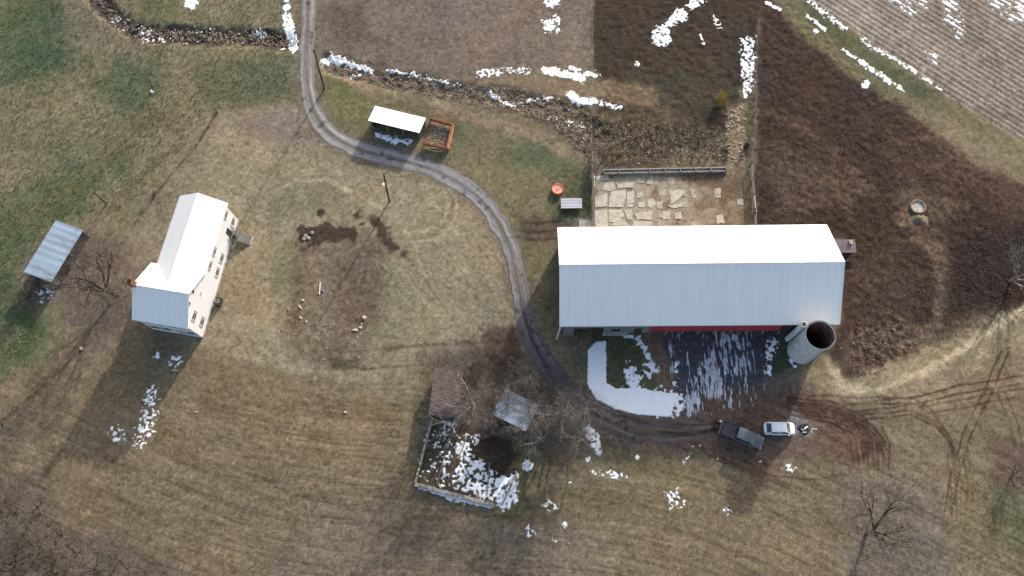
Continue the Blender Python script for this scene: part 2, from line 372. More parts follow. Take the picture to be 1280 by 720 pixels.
 (P((1180,500),(1400,480),(1400,900),(1185,900),(1195,600)), (122,110,80), 14, .9, 12),
 (P((1232,600),(1300,580),(1300,700),(1250,690),(1240,640)), (102,103,66), 12, .65, 14),
 (P((1240,555),(1300,550),(1300,605),(1245,605)), (102,82,68), 10, .8, 12),
 (P((1195,470),(1255,440),(1300,440),(1300,520),(1230,520)), (124,106,80), 12, .7, 12),
 (P((1005,497),(1060,510),(1100,535),(1116,575),(1090,582),(1050,560),(1010,535)), (106,82,62), 14, .75, 12),
]
# wheel tracks: polyline, width, colour, opacity
TR = []
for k, o in enumerate([0, 9, 17, 26, 34, 44]):
    TR.append(([(985, 497+o*.5), (1040, 502+o*.6), (1080, 520+o*.7), (1104-o*.5, 548+o*.4), (1112-o*.9, 580)], 2.6, (66, 44, 33), .8))
for o in (0, 8, 20, 27):
    TR.append(([(990, 493+o), (1080, 497+o), (1140, 498+o*.8), (1168, 515+o*.6), (1188, 545+o*.3), (1200-o*.3, 585)], 2.2, (84, 62, 46), .6))
for o in (0, 10):
    TR.append(([(1000, 510+o), (1090, 502+o), (1150, 495+o), (1200, 482+o), (1290, 468+o)], 2.2, (88, 66, 50), .7))
    TR.append(([(1150, 510+o), (1200, 500+o), (1240, 492+o), (1290, 484+o)], 2, (88, 66, 50), .6))
    TR.append(([(1262-o, 440), (1240-o, 490), (1215-o, 540), (1195-o, 600), (1190-o, 650)], 2.4, (82, 64, 48), .6))
    TR.append(([(1245+o, 490), (1262+o, 530), (1272+o, 580)], 2.4, (92, 78, 56), .5))
    TR.append(([(862+o, 552), (900+o, 575), (960+o, 600), (1000+o, 615)], 2.2, (88, 66, 48), .6))
    TR.append(([(880+o, 560), (950+o, 592), (1020+o, 600), (1060+o, 590)], 2, (92, 70, 52), .5))
    TR.append(([(740, 590+o*.4), (800, 598+o*.4), (880, 605+o), (960, 640+o), (1030, 680+o)], 2.4, (150, 134, 104), .4))
for o in range(8):
    TR.append(([(1040+o*9, 520+o*2), (1062+o*7+o*o % 3, 548+o), (1068+o*6, 590+(o*7) % 13)], 1.8, (66, 46, 34), .65))
for o in range(5):
    TR.append(([(1185+o*6, 560), (1188+o*7, 620), (1192+o*6, 660)], 2, (88, 70, 50), .4))

GS = .16
xf = np.arange(-98, 88.01, GS); yf = np.arange(-6, 98.01, GS)
def extend(a):
    lo = []; hi = []; s = .4; p, q = a[0], a[-1]
    while s < 700: p -= s; q += s; lo.append(p); hi.append(q); s *= 1.28
    return np.array(lo[::-1]+list(a)+hi)
XS, YS = extend(xf), extend(yf)

road_px = [(386,-60),(385.5,0),(384.5,40),(383.5,75),(385,110),(391,135),(404,158),(424,175),(452,188),(490,198),(530,209),(565,223),(594,243),(616,268),(632,296),(643,330),(650,365),(657,398),(668,430),(684,457),(704,482),(728,505),(757,524),(790,535),(830,541),(868,541),(905,534),(940,524)]
stream_a = [(105,-20),(140,18),(165,38),(200,42),(260,45),(320,48),(366,52)]
stream_b = [(402,78),(470,96),(560,114),(640,124),(720,140),(750,170)]

_slope_x = [-200, 60, 200, 320, 420, 560, 700, 820, 950, 1100, 1300]
_slope_y = [.5, .5, .42, .28, .10, .02, .08, .25, .45, .5, .5]
_tx = np.linspace(-200, 1300, 400); _ty = np.cumsum(np.interp(_tx, _slope_x, _slope_y))*(1500/400)

def furrow(ph, PX):
    a = 1-np.abs(2*fbm(ph*.17, PX*.011, 1.0, 23, 2)-1); b = 1-np.abs(2*fbm(ph*.27, PX*.022, 1.0, 29, 2)-1)
    return np.clip(sstep(.88, 1, a)+.7*sstep(.9, 1, b), 0, 1)
def relief(x, y, PX, PY):
    z = (fbm(x, y, 1.1, 3, 3)-.5)*.09
    near = (np.abs(x) < 120) & (y > -25) & (y < 115)
    # furrowed field along the bottom
    ph = PY-np.interp(PX, _tx, _ty)
    fm = sstep(440, 520, PY)*(1-sstep(560, 620, PX)*(1-sstep(560, 600, PY)))*near
    fn = fbm(ph*.11, PX*.012, 1.0, 21, 3)
    z += fm*((fn-.5)*.06-.03*furrow(ph, PX))
    # stubble rows in the north-east field
    d = sdist(PX, PY, LAY_CORN); cm = sstep(-2, 4, d)
    z += cm*.035*np.sin((x*ROWN[0]+y*ROWN[1])*2*PI/.92+1.3*fbm(x, y, 6, 5, 2))
    # ditches
    for st, dep in ((stream_a, .4), (stream_b, .35)):
        dd = segdist(PX, PY, st, False)
        mk = 1-sstep(3, 17, dd+8*(fbm(x, y, 1.5, 9, 2)-.5))
        z -= mk*dep; z += mk*(fbm(x, y, .7, 14, 2)-.5)*.45
    # rough ground of the paddock
    mk = sstep(0, 12, sdist(PX, PY, ('p', [(742,-40),(960,-40),(1100,96),(1300,260),(1300,400),(1060,480),(1050,300),(945,285),(940,205),(745,205)])))
    z += mk*(fbm(x, y, .8, 31, 3)-.5)*.22
    mk = sstep(0, 10, sdist(PX, PY, ('p', [(1055,400),(1130,390),(1150,440),(1070,478)])))
    z += mk*(fbm(x, y, .6, 33, 2)-.5)*.35
    dr = segdist(PX, PY, road_px, False); z *= sstep(12, 20, dr)
    return z
a_ = G(1160, 65); b_ = G(1280, 139)
rd = np.array([b_[0]-a_[0], b_[1]-a_[1]]); rd /= np.linalg.norm(rd); ROWN = np.array([-rd[1], rd[0]])
LAY_CORN = ('p', [(1008,-200),(1600,-200),(1600,300),(1290,184),(1180,118),(1095,58),(1012,2)])

def paint(x, y, PX, PY):
    base = np.array([124, 111, 82.])
    C = np.tile(base, (x.size, 1))
    jn = (fbm(x, y, 2.2, 41, 4)-.5)*2; jn2 = (fbm(x, y, .8, 47, 3)-.5)*2
    for prim, c, fe, op, en in LAY:
        x0, y0, x1, y1 = bbox(prim); e = fe+en+4
        ix = np.nonzero((PX > x0-e) & (PX < x1+e) & (PY > y0-e) & (PY < y1+e))[0]
        if ix.size == 0: continue
        d = sdist(PX[ix], PY[ix], prim)+en*(jn[ix]*1.0+jn2[ix]*.6)
        a = sstep(-fe, fe, d)*op
        C[ix] += a[:, None]*(np.array(c, float)-C[ix])
    QX = PX+(fbm(x, y, 4.2, 131, 3)-.5)*6; QY = PY+(fbm(x, y, 3.8, 137, 3)-.5)*6; gate = sstep(.3, .55, fbm(x, y, 2.0, 141, 3))
    for pts, wd, c, op in TR:
        x0, y0, x1, y1 = bbox(('s', pts, wd)); e = 6
        ix = np.nonzero((PX > x0-e) & (PX < x1+e) & (PY > y0-e) & (PY < y1+e))[0]
        if ix.size == 0: continue
        d = wd/2-segdist(QX[ix], QY[ix], pts, False)+.6*jn2[ix]
        a = sstep(-1.2, .8, d)*min(1, op*1.45)*(.5+.5*gate[ix])*sstep(0, 26, np.hypot(PX[ix]-pts[-1][0], PY[ix]-pts[-1][1]))
        C[ix] += a[:, None]*(np.array(c, float)-C[ix])
    # stubble rows
    near = (np.abs(x) < 140)
    cm = sstep(-2, 3, sdist(PX, PY, LAY_CORN))*near
    rw = np.sin((x*ROWN[0]+y*ROWN[1])*2*PI/.92+1.3*fbm(x, y, 6, 5, 2))
    C += (cm*(np.sign(rw)*np.abs(rw)**.6*12*np.clip(.75+jn*1.1, 0, 1.5)-3+jn2*16))[:, None]
    C += (cm*(fbm(x, y, 9, 61, 3)-.5)*30)[:, None]
    # field grain following the mowing direction
    ph = PY-np.interp(PX, _tx, _ty)
    fm = sstep(440, 520, PY)*near
    g1 = fbm(ph*.16, PX*.016, 1.0, 25, 3)-.5
    C += (fm*(g1*28-12*furrow(ph, PX)+2))[:, None]*np.array([1, .96, .85])
    # clumps of grass, bleached straw and bare soil at several sizes
    n1 = (fbm(x, y, 3.5, 71, 4)-.5)*2; n2 = (fbm(x, y, .55, 75, 2)-.5)*2; n3 = (fbm(x, y, 1.4, 79, 3)-.5)*2; n4 = (fbm(x, y, 9, 83, 3)-.5)*2
    lum = C.mean(1)/120.
    n5 = (vnoise(x, y, .34, 87)-.5)*2; n6 = (fbm(x*.35+y*.9, x*1.0-y*.4, .5, 89, 2)-.5)*2
    n7 = np.random.RandomState(5).rand(x.size)*2-1; sp1 = sstep(.66, .9, vnoise(x, y, .42, 93)); sp2 = sstep(.7, .92, vnoise(x*.8+y*.6, y*.8-x*.6, .5, 95))
    C += (lum*(n1*9+n3*8+n2*9+n4*8+n5*9+n6*9+n7*15-13*sp1+8*sp2))[:, None]
    gr = np.clip(C[:, 1]-C[:, 0]+8, 0, 30)/30.
    C += (gr*(n3+n1)*14)[:, None]*np.array([1, .2, .3])
    C += (n4*8)[:, None]*np.array([.6, 0, -.8])
    mk = sstep(-2, 4, sdist(PX, PY, ('p', [(742,222),(800,216),(860,222),(905,240),(938,262),(938,290),(742,290)])))
    pv = 1-np.abs(2*fbm(x, y, 1.6, 121, 2)-1); crk = sstep(.86, .95, pv); fade = .8-.5*sstep(790, 930, PX)
    ptc = sstep(.4, .52, fbm(x, y, 1.3, 125, 4)+.14*(1-sstep(780, 880, PX)))
    C += (mk*ptc*fade)[:, None]*(np.array([176, 165, 142.])-C); C += (mk*crk*.25)[:, None]*(np.array([112, 92, 70.])-C)
    # dark speckle in the rubble of both ditches, the churned soil and the dirt patch
    sp = 0
    for prim, s in ((LAYS_RUB, 70), (('s', stream_a, 18), 80), (('p', [(745,140),(905,160),(905,208),(750,208)]), 50), (('p', [(1055,410),(1130,395),(1155,440),(1070,480)]), 45),
                    (('p', [(366,290),(490,300),(470,400),(445,455),(360,440)]), 26), (('p', [(948,0),(1200,190),(1290,260),(1290,400),(1060,470),(1050,300),(945,280)]), 16)):
        mk = sstep(-2, 5, sdist(PX, PY, prim))
        sp = sp+mk*s*(vnoise(x, y, .45, 91)-.52)*1.0
    C += np.asarray(sp)[:, None]*np.array([1, .95, .88])
    C = C.mean(1, keepdims=True)*.16+C*.84; C = np.clip(C*.955+np.array([0, .5, 3.5]), 20, 215)
    return alb(C)
LAYS_RUB = ('p', [(402,76),(470,88),(560,104),(640,108),(700,122),(748,142),(762,188),(735,198),(715,182),(690,158),(640,140),(560,126),(480,110),(408,92)])

def grid_mesh(name, X, Y, Z, m, keep=None, col=None, smooth=True):
    ny, nx = X.shape
    V = np.stack([X.ravel(), Y.ravel(), Z.ravel()], -1)
    i = np.arange(nx*ny).reshape(ny, nx)
    q = np.stack([i[:-1, :-1].ravel(), i[:-1, 1:].ravel(), i[1:, 1:].ravel(), i[1:, :-1].ravel()], -1)
    if keep is not None: q = q[keep.ravel()]
    used = np.zeros(nx*ny, bool); used[q.ravel()] = True
    remap = np.cumsum(used)-1; q = remap[q]; V = V[used]
    me = bpy.data.meshes.new(name)
    me.vertices.add(len(V)); me.vertices.foreach_set('co', V.ravel().astype(np.float32))
    me.loops.add(q.size); me.loops.foreach_set('vertex_index', q.ravel().astype(np.int32))
    me.polygons.add(len(q)); me.polygons.foreach_set('loop_start', (np.arange(len(q))*4).astype(np.int32))
    me.update(calc_edges=True)
    if col is not None:
        a = me.color_attributes.new('Col', 'FLOAT_COLOR', 'POINT')
        c4 = np.ones((len(V), 4), np.float32); c4[:, :3] = col.reshape(-1, 3)[used]
        a.data.foreach_set('color', c4.ravel())
    if smooth: me.polygons.foreach_set('use_smooth', np.ones(len(q), bool))
    return link(name, me, m)

X, Y = np.meshgrid(XS, YS); PX, PY = proj(X, Y)
PX = PX.ravel(); PY = PY.ravel(); xr = X.ravel(); yr = Y.ravel()
ZG = relief(xr, yr, PX, PY)
CG = paint(xr, yr, PX, PY)
# darker, stonier bottoms of dips read from the relief itself
M_GROUND = vcol_mat('ground_soil_and_grass', fine=6, amp=.4, bump=.8, bdist=.05)
g = grid_mesh('ground', X, Y, ZG.reshape(X.shape), M_GROUND, col=CG.reshape(*X.shape, 3)); tag(g, 'winter pasture, lawn and ploughed ground of the farm', None, None, 'structure')
ZGR = ZG.reshape(X.shape)
def zg(x, y):
    i = min(max(int((x-xf[0])/GS), 0), len(xf)-2); j = min(max(int((y-yf[0])/GS), 0), len(yf)-2)
    oi = np.searchsorted(XS, xf[0]-1e-6); oj = np.searchsorted(YS, yf[0]-1e-6)
    return float(ZGR[oj+j, oi+i])

# ------------------------------------------------------------------ gravel drive
rw_pts = np.array([G(*p) for p in road_px])
seg = np.hypot(*np.diff(rw_pts, axis=0).T); s_ = np.r_[0, np.cumsum(seg)]
# smooth resample (Catmull-Rom through cumulative length)
ss = np.arange(0, s_[-1], .25)
def smooth_interp(s, v):
    m_ = np.gradient(v, s); k = np.clip(np.searchsorted(s, ss, 'right')-1, 0, len(s)-2)
    h = s[k+1]-s[k]; t = (ss-s[k])/h
    return (2*t**3-3*t**2+1)*v[k]+(t**3-2*t**2+t)*h*m_[k]+(-2*t**3+3*t**2)*v[k+1]+(t**3-t**2)*h*m_[k+1]
cx, cy = smooth_interp(s_, rw_pts[:, 0]), smooth_interp(s_, rw_pts[:, 1])
tx, ty = np.gradient(cx), np.gradient(cy); tl = np.hypot(tx, ty); tx /= tl; ty /= tl
us = np.linspace(-1, 1, 25)
hw = np.interp(ss, [0, 15, 40, 60, 80, s_[-1]-24, s_[-1]-12, s_[-1]], [1.35, 1.4, 1.6, 1.65, 1.55, 1.7, 1.9, .25])
hwj = hw[:, None]*(1+.34*(fbm(ss[:, None]+0*us, np.sign(us)[None]*40+0*ss[:, None], 2.6, 55, 4, .7)-.5)*2)
RX = cx[:, None]-ty[:, None]*us*hwj; RY = cy[:, None]+tx[:, None]*us*hwj
ed = sstep(.72, 1, np.abs(us))[None]
RZ = .035*(1-ed)-.03*ed+.012*(fbm(RX, RY, .8, 57, 2)-.5)-.012*np.exp(-((np.abs(us)-.5)/.16)**2)[None]
t_s = ss/ss[-1]
cr = np.stack([np.interp(t_s, [0, .35, .5, .62, .75, 1], v) for v in ([138, 144, 140, 128, 104, 100], [135, 142, 139, 124, 98, 90], [135, 143, 142, 127, 102, 84])], -1)
CR = cr[:, None, :]*np.ones((1, len(us), 1))
trk = np.exp(-((np.abs(us)-.48)/.2)**2)[None, :, None]; mid = np.exp(-(us/.16)**2)[None, :, None]
nr = ((fbm(ss[:, None]*.25+0*us, us[None]*3+0*ss[:, None], .5, 58, 3)-.5)*2)[..., None]; nf = ((fbm(RX, RY, .5, 59, 3)-.5)*2)[..., None]
ln = fbm(ss[:, None]*.06+0*us, us[None]*4+0*ss[:, None], .5, 62, 3)[..., None]-.5
CR = CR-14+trk*12-mid*np.array([26, 26, 30])*(.5+nr)+nr*18+nf*12+ln*60
cmk = (np.exp(-(us/.15)**2)[None, :]*sstep(.42, .6, fbm(RX, RY, 3.0, 63, 3)))[..., None]; CR = CR+cmk*(np.array([104, 96, 74])-CR)*.8
hole = sstep(.72, .82, fbm(RX, RY, 1.1, 65, 2))[..., None]; CR = CR*(1-.3*hole)
edg = sstep(.62, .98, np.abs(us)+.0)[None, :, None]*np.clip(.75+nf, 0, 1)
CR = CR+edg*(np.array([112, 98, 74])-CR)*.8
edge_dark = np.exp(-((np.abs(us)-.92)/.08)**2)[None, :, None]*np.clip(nr*2+.3, 0, 1); CR = CR*(1-.45*edge_dark)  # patchy darker band along each edge
M_ROAD = vcol_mat('drive_gravel', fine=7, amp=.32, bump=.6, bdist=.04)
o = grid_mesh('driveway', RX, RY, RZ, M_ROAD, col=alb(np.clip(CR, 30, 200))); tag(o, 'curving gravel farm drive', None, None, 'structure')

# ------------------------------------------------------------------ snow
M_SNOW = mat('snow', (.86, .88, .9), rough=.75, var=.04, scale=2.5, bump=.5, bscale=6, bdist=.05, spec=.2)
M_SLUSH = mat('wet_snow', (.42, .44, .49), rough=.6, var=.3, scale=1.2, bump=.4, bscale=6, dark=(.2, .19, .21))
M_SNOWV = vcol_mat('snow_cover', fine=4, amp=.05, bump=.5, bdist=.04, rough=.8)
def snowcol(V, X, Y):
    t = sstep(.0, .2, V+(fbm(X, Y, .5, 151, 2)-.5)*.12)[..., None]
    return (np.array([.30, .28, .25])*(1-t)+np.array([.86, .875, .90])*t)
def snow(label, prims, step=.1, st=(1, 1), thick=.025, m=None):
    """prims: (prim, cover 0..1, feather px, roughness, grain m)"""
    bb = np.array([bbox(p[0]) for p in prims]); x0, y0, x1, y1 = bb[:, 0].min()-6, bb[:, 1].min()-6, bb[:, 2].max()+6, bb[:, 3].max()+6
    cs = np.array([G(x, y) for x in (x0, x1) for y in (y0, y1)])
    xa = np.arange(cs[:, 0].min(), cs[:, 0].max(), step); ya = np.arange(cs[:, 1].min(), cs[:, 1].max(), step)
    X, Y = np.meshgrid(xa, ya); PX, PY = proj(X, Y); V = np.full(X.shape, -1.)
    for prim, cov, fe, rg, gr in prims:
        d = sdist(PX, PY, prim); dens = sstep(-fe, fe, d)
        nz = .4*fbm(X*st[0], Y*st[1], gr, 101, 3, .6)+.6*fbm(X*st[0], Y*st[1], .33, 107, 2, .6)
        v = dens*cov*.93+(nz-.5)*(rg*.6+.55)*2.3-.5; v[d < -fe] = -1
        V = np.maximum(V, v)
    Z0 = relief(X.ravel(), Y.ravel(), PX.ravel(), PY.ravel()).reshape(X.shape)
    Z = Z0+np.clip(V*.3, -.05, thick)+np.where(V > 0, .02, 0)+(fbm(X, Y, .6, 105, 2)-.5)*.03*(V > .1)
    on = V > 0; keep = on[:-1, :-1] | on[1:, :-1] | on[:-1, 1:] | on[1:, 1:]
    if keep.sum() < 1: return
    o = grid_mesh('snow', X, Y, Z, m or M_SNOWV, keep=keep, col=snowcol(V, X, Y)); tag(o, label, 'snow', None, 'stuff'); return o
snow('small snow patch on green grass north of the left brook', [(B(238,3,9), 1, 3, .7, .8)])
snow('crumbs of snow caught in the stony brook left of the drive', [(S(18,(142,20),(170,40),(200,44),(250,44),(330,46)), .2, 4, .75, .5), (P((170,32),(190,32),(200,50),(178,54)), .55, 3, .9, .5), (B(143,22,6), .6, 3, .8, .5), (B(325,42,6), .7, 3, .8, .5)])
snow('long narrow snow drift on the left verge of the drive', [(S(8,(360,-20),(358,14)), .9, 3, .6, .8), (S(13,(359,22),(362,40),(366,60)), 1, 3, .5, .8), (B(352,58,4), .7, 2, .7, .5)])
snow('snow drift tapering east along the brook bank from the drive', [(S(11,(406,76),(414,72),(424,76)), .95, 3, .6, .7), (S(7,(424,74),(445,82),(463,88)), .9, 3, .6, .6), (S(5,(438,95),(448,92)), .8, 2, .6, .5), (S(5,(484,88),(530,96),(555,103),(572,107)), .6, 2.5, .9, .5)])
snow('snow ribbon on the northern edge of the sandy bank', [(S(9,(600,92),(640,88),(660,88)), .6, 3, .8, .6), (S(11,(682,88),(705,93),(728,98)), .95, 3, .6, .7), (S(7,(712,84),(730,92),(746,94)), .85, 3, .7, .6)])
snow('snow ribbon on the southern edge of the sandy bank', [(S(7,(612,116),(630,127),(642,131)), .85, 3, .7, .6), (S(5,(642,130),(670,124),(690,122)), .65, 2.5, .8, .5), (S(11,(713,119),(725,127),(738,127)), 1, 3, .6, .6), (S(6,(738,125),(755,130),(775,135)), .85, 2.5, .7, .5), (S(8,(688,145),(705,152),(728,156)), .45, 3, .9, .5)])
snow('ragged snow patch on the tan meadow at the top edge', [(B(690,1,10), .75, 4, .8, .7), (P((676,28),(690,18),(702,22),(700,40),(680,42)), .75, 4, .9, .6)])
snow('string of snow patches crossing the dark paddock', [(B(826,46,13), .85, 4, .7, .9), (S(11,(832,34),(843,26)), .8, 3, .8, .7), (B(851,19,9), .9, 3, .7, .7), (P((856,8),(874,-12),(890,-12),(880,4),(866,14)), .85, 4, .8, .8), (B(797,80,4), .7, 2, .8, .5)])
snow('tiny snow flecks in the paddock right of the snow string', [(S(6,(891,22),(901,33)), .6, 3, .8, .5), (S(4,(875,44),(879,54)), .8, 2, .7, .5)])
snow('tall snow strip lying against the paddock lane', [(P((926,48),(942,44),(944,80),(940,112),(930,126),(926,100)), .72, 4, .9, .45)])
snow('broken snow line along the lower edge of the grass headland', [(S(5,(958,3),(974,12)), 1, 2, .5, .5), (S(4,(1009,20),(1032,37)), .9, 2, .6, .5), (B(1020,39,4), .8, 2, .7, .5), (S(4,(1054,62),(1068,72)), .95, 2, .5, .5), (S(7,(1075,77),(1092,88)), .9, 3, .7, .5), (S(7,(1097,92),(1111,102)), .95, 2.5, .6, .5), (S(5,(1119,106),(1128,113)), .95, 2, .5, .5), (B(1082,106,5.5), 1, 2, .5, .5)])
snow('broken snow line between the grass headland and the stubble', [(S(8,(1008,-4),(1032,18),(1056,36)), .75, 3, .8, .6), (S(8,(1078,48),(1090,60),(1104,68)), .55, 3, .9, .5), (S(5,(1098,62),(1120,75),(1144,90)), .8, 2, .7, .5), (S(4,(1154,98),(1164,103)), .9, 2, .6, .5), (S(3,(1170,107),(1176,112)), .9, 2, .6, .5)])
d0 = rd
def rowsnow(label, prims):   # snow lying between stubble rows: mask by the row pattern
    bb = np.array([bbox(p[0]) for p in prims]); x0, y0, x1, y1 = bb[:, 0].min(), bb[:, 1].min(), bb[:, 2].max(), bb[:, 3].max()
    cs = np.array([G(x, y) for x in (x0, x1) for y in (y0, y1)])
    X, Y = np.meshgrid(np.arange(cs[:, 0].min(), cs[:, 0].max(), .12), np.arange(cs[:, 1].min(), cs[:, 1].max(), .12)); PX, PY = proj(X, Y)
    V = np.full(X.shape, -1.)
    rw = np.sin((X*ROWN[0]+Y*ROWN[1])*2*PI/.92+1.3*fbm(X, Y, 6, 5, 2))
    for prim, cov, fe in prims:
        dn = sstep(-fe, fe, sdist(PX, PY, prim))
        V = np.maximum(V, dn*(cov+(fbm(X, Y, 1.6, 111, 3)-.5)*1.1+(fbm(X, Y, .4, 113, 2)-.5)*1.0-.3*rw)-.5)
    Z = relief(X.ravel(), Y.ravel(), PX.ravel(), PY.ravel()).reshape(X.shape)+np.clip(V*.4, -.05, .05)+np.where(V > 0, .02, 0)
    on = V > 0; keep = on[:-1, :-1] | on[1:, :-1] | on[:-1, 1:] | on[1:, 1:]
    o = grid_mesh('snow', X, Y, Z, M_SNOWV, keep=keep, col=snowcol(V*.8, X, Y)); tag(o, label, 'snow', None, 'stuff')
rowsnow('striped snow between stubble rows in the top right field', [(P((1105,-20),(1170,-20),(1160,12),(1140,20),(1112,8)), .5, 8), (P((1175,-5),(1200,0),(1212,40),(1195,55),(1178,30)), .38, 7), (P((1230,-20),(1300,-20),(1290,25),(1260,32),(1236,18)), .44, 8), (P((1150,60),(1175,66),(1172,84),(1155,80)), .36, 5)])
snow('thick L shaped snow bank on the grass before the barn', [(P((735,438),(744,427),(757,426),(758,450),(757,478),(770,486),(800,484),(822,490),(848,492),(843,503),(838,521),(800,519),(768,511),(745,499),(734,480)), 1.25, 2, .1, .8), (P((815,484),(850,488),(856,505),(848,522),(820,520)), .62, 4, .9, .5), (S(6,(846,455),(843,480),(846,505)), .5, 4, .9, .5)], thick=.08)
snow('snow heap inside the bend of the snow bank', [(P((783,452),(795,460),(803,470),(803,490),(782,486),(780,468)), .85, 4, .8, .6), (B(812,462,9), .75, 4, .9, .5)], thick=.06)
snow('thin diagonal snow streak from the barn wall to the snow heap', [(S(8,(798,424),(806,438),(815,455)), .85, 3, .6, .6), (S(6,(780,420),(790,421)), .9, 2, .5, .5)])
snow('streaky snow melting on the dark yard before the barn', [
    (P((850,416),(956,416),(952,470),(925,505),(855,505),(846,450)), .26, 14, .95, 1.3), (P((872,455),(892,440),(902,460),(914,500),(866,500)), .7, 9, .8, 1.3), (P((888,416),(926,416),(920,440),(897,436)), .56, 6, .9, 1.3), (P((853,494),(880,490),(878,518),(854,521)), .66, 5, .8, 1.3), (S(5,(838,435),(842,470),(846,495)), .5, 4, .8, 1.3), (S(4,(858,432),(860,470)), .5, 4, .8, 1.3)], st=(1.9, .26), thick=.01, m=M_SLUSH)
snow('snow rim lying along the left foot of the silo', [(P((957,424),(972,422),(974,432),(966,450),(964,470),(956,470)), .66, 3, .9, .5), (S(5,(986,448),(994,458)), .7, 2, .8, .4)])
snow('split snow patch on grass below the drive bend', [(P((727,535),(737,532),(750,545),(751,570),(745,569)), .92, 3, .6, .7)], thick=.05)
snow('round snow lump beside the ruined garden wall', [(B(659,582,7), 1, 3, .6, .6)], thick=.07)
snow('scattered snow remnants on the field below the drive', [(S(8,(746,592),(762,592),(778,598)), .6, 3, .9, .5), (P((828,612),(848,612),(858,632),(842,636),(832,628)), .55, 5, .95, .45), (B(688,634,8), .55, 4, .9, .45), (B(661,665,8), .55, 4, .95, .45), (B(706,657,5), .5, 3, .9, .45), (S(4,(682,675),(712,678)), .45, 3, .9, .4), (B(987,586,7), .55, 3, .9, .45), (B(735,574,3), .8, 2, .6, .4), (B(797,572,3), .8, 2, .6, .4), (B(860,575,6), .45, 3, .9, .4), (B(712,602,3), .7, 2, .6, .4), (B(908,640,7), .4, 3, .95, .35)])
snow('crumbled snow lying in the long shadow of the farmhouse', [(P((184,482),(196,484),(198,520),(190,545),(176,560),(166,556),(170,530),(180,510)), .58, 5, .95, .45), (P((138,528),(160,535),(150,560),(138,550)), .38, 4, .95, .4), (B(196,444,6), .5, 3, .9, .4), (B(220,452,8), .45, 4, .9, .4)])
snow('strip of snow in the shade before the white roofed shed', [(S(7,(472,169),(490,175),(512,178)), .85, 3, .7, .5)])
snow('patch of snow at the foot of the left shed', [(P((46,362),(68,360),(70,370),(50,378)), .6, 4, .8, .5)])
snow('snow covering most of the ruined walled garden', [(P((565,548),(585,540),(592,570),(612,585),(622,600),(618,628),(590,620),(560,608),(572,580)), .68, 5, .8, .6), (P((612,600),(648,588),(647,625),(628,643),(620,630)), .86, 5, .7, .6), (S(9,(567,528),(562,560),(551,606)), .5, 4, .9, .5), (P((522,600),(530,545),(540,530),(556,545),(548,605)), .26, 4, .95, .35), (P((553,525),(565,525),(562,545),(552,545)), .6, 3, .8, .5), (P((586,545),(598,540),(600,556),(588,560)), .5, 3, .9, .4)], thick=.05)
snow('snow ledge along the outer foot of the garden wall', [(S(6,(526,609),(560,619),(588,627),(612,633)), 1, 2, .4, .6), (S(4,(560,624),(580,630)), .8, 2, .7, .5)])

# ------------------------------------------------------------------ shared materials
def shade(c, k=1.0): return tuple(np.clip(lin(c)*k, .005, .9))
M_TIN_W = ribbed('barn_roof_sheet', (.90, .87, .83), 0, .9, rough=.55, var=.03, bump=.08, seam=.03)
M_HROOF = ribbed('house_roof_sheet', (.88, .86, .83), 0, .6, rough=.6, var=.025, bump=.08, seam=.05)
M_HROOF2 = ribbed('house_roof_sheet_cross', (.88, .86, .83), 0, .6, rough=.6, var=.025, bump=.08, seam=.03)
M_TIN_B = ribbed('galvanised_sheet', (.25, .325, .42), 1, 1.1, rough=.5, var=.14, bump=.1, streak=1.0, seam=.04)
M_TIN_S = ribbed('white_shed_sheet', (.85, .86, .88), 0, .7, rough=.5, var=.04, bump=.1, seam=.03)
M_TRIM = mat('white_trim', (.78, .78, .77), rough=.6, var=.06, bump=.1)
M_SIDING = ribbed('white_clapboard', (.70, .72, .77), 2, .2, rough=.7, var=.03, bump=.3)
M_RED = ribbed('red_barn_siding', (.42, .05, .07), 0, .3, rough=.7, var=.22, bump=.5, streak=2)
M_GREYWOOD = mat('weathered_boards', (.20, .20, .195), rough=.9, var=.35, scale=2.5, stretch=(4, 4, .5), bump=.5)
M_PALEWOOD = mat('pale_timber', (.42, .38, .33), rough=.9, var=.25, scale=3, bump=.4)
M_DARKWOOD = mat('dark_boards', (.045, .035, .035), rough=.9, var=.35, scale=3, stretch=(4, 4, .5), bump=.5)
M_BROWNROOF = mat('brown_tin_roof', (.20, .165, .165), rough=.7, var=.2, scale=1.5, bump=.3)
M_RUSTROOF = mat('rusted_roof', (.115, .085, .085), rough=.8, var=.35, scale=1.3, stretch=(1, 5, 1), bump=.6)
M_INNER = mat('dark_interior', (.02, .016, .015), rough=.95, var=.2, bump=0)
M_GLASS = mat('window_glass', (.03, .035, .045), rough=.12, var=.2, scale=1, bump=.05, spec=.6)
M_SHUTTER = mat('grey_shutters', (.36, .37, .40), rough=.7, var=.15, bump=.2)
M_BRICK = mat('chimney_brick', (.19, .085, .06), rough=.9, var=.35, scale=6, bump=.5)
M_STONE = mat('field_stone', (.34, .31, .27), rough=.95, var=.35, scale=2.5, bump=.8, bscale=3)
M_PALESTONE = mat('pale_stone', (.42, .37, .29), rough=.95, var=.2, scale=4, bump=.6)
M_CONC = mat('old_concrete', (.33, .31, .28), rough=.95, var=.16, scale=2.2, bump=.6)
M_RUSTRAIL = mat('rust_orange_rail', (.40, .16, .085), rough=.9, var=.35, scale=3, bump=.3)
M_BARK = mat('dark_bark', (.05, .04, .034), rough=.95, var=.4, scale=5, stretch=(3, 3, .6), bump=.8, bdist=.04)
M_TWIG = mat('twig_bark', (.155, .135, .12), rough=.95, var=.25, scale=2, bump=0)
M_PBARK = mat('pale_bark', (.22, .195, .175), rough=.9, var=.35, scale=4, bump=.5)
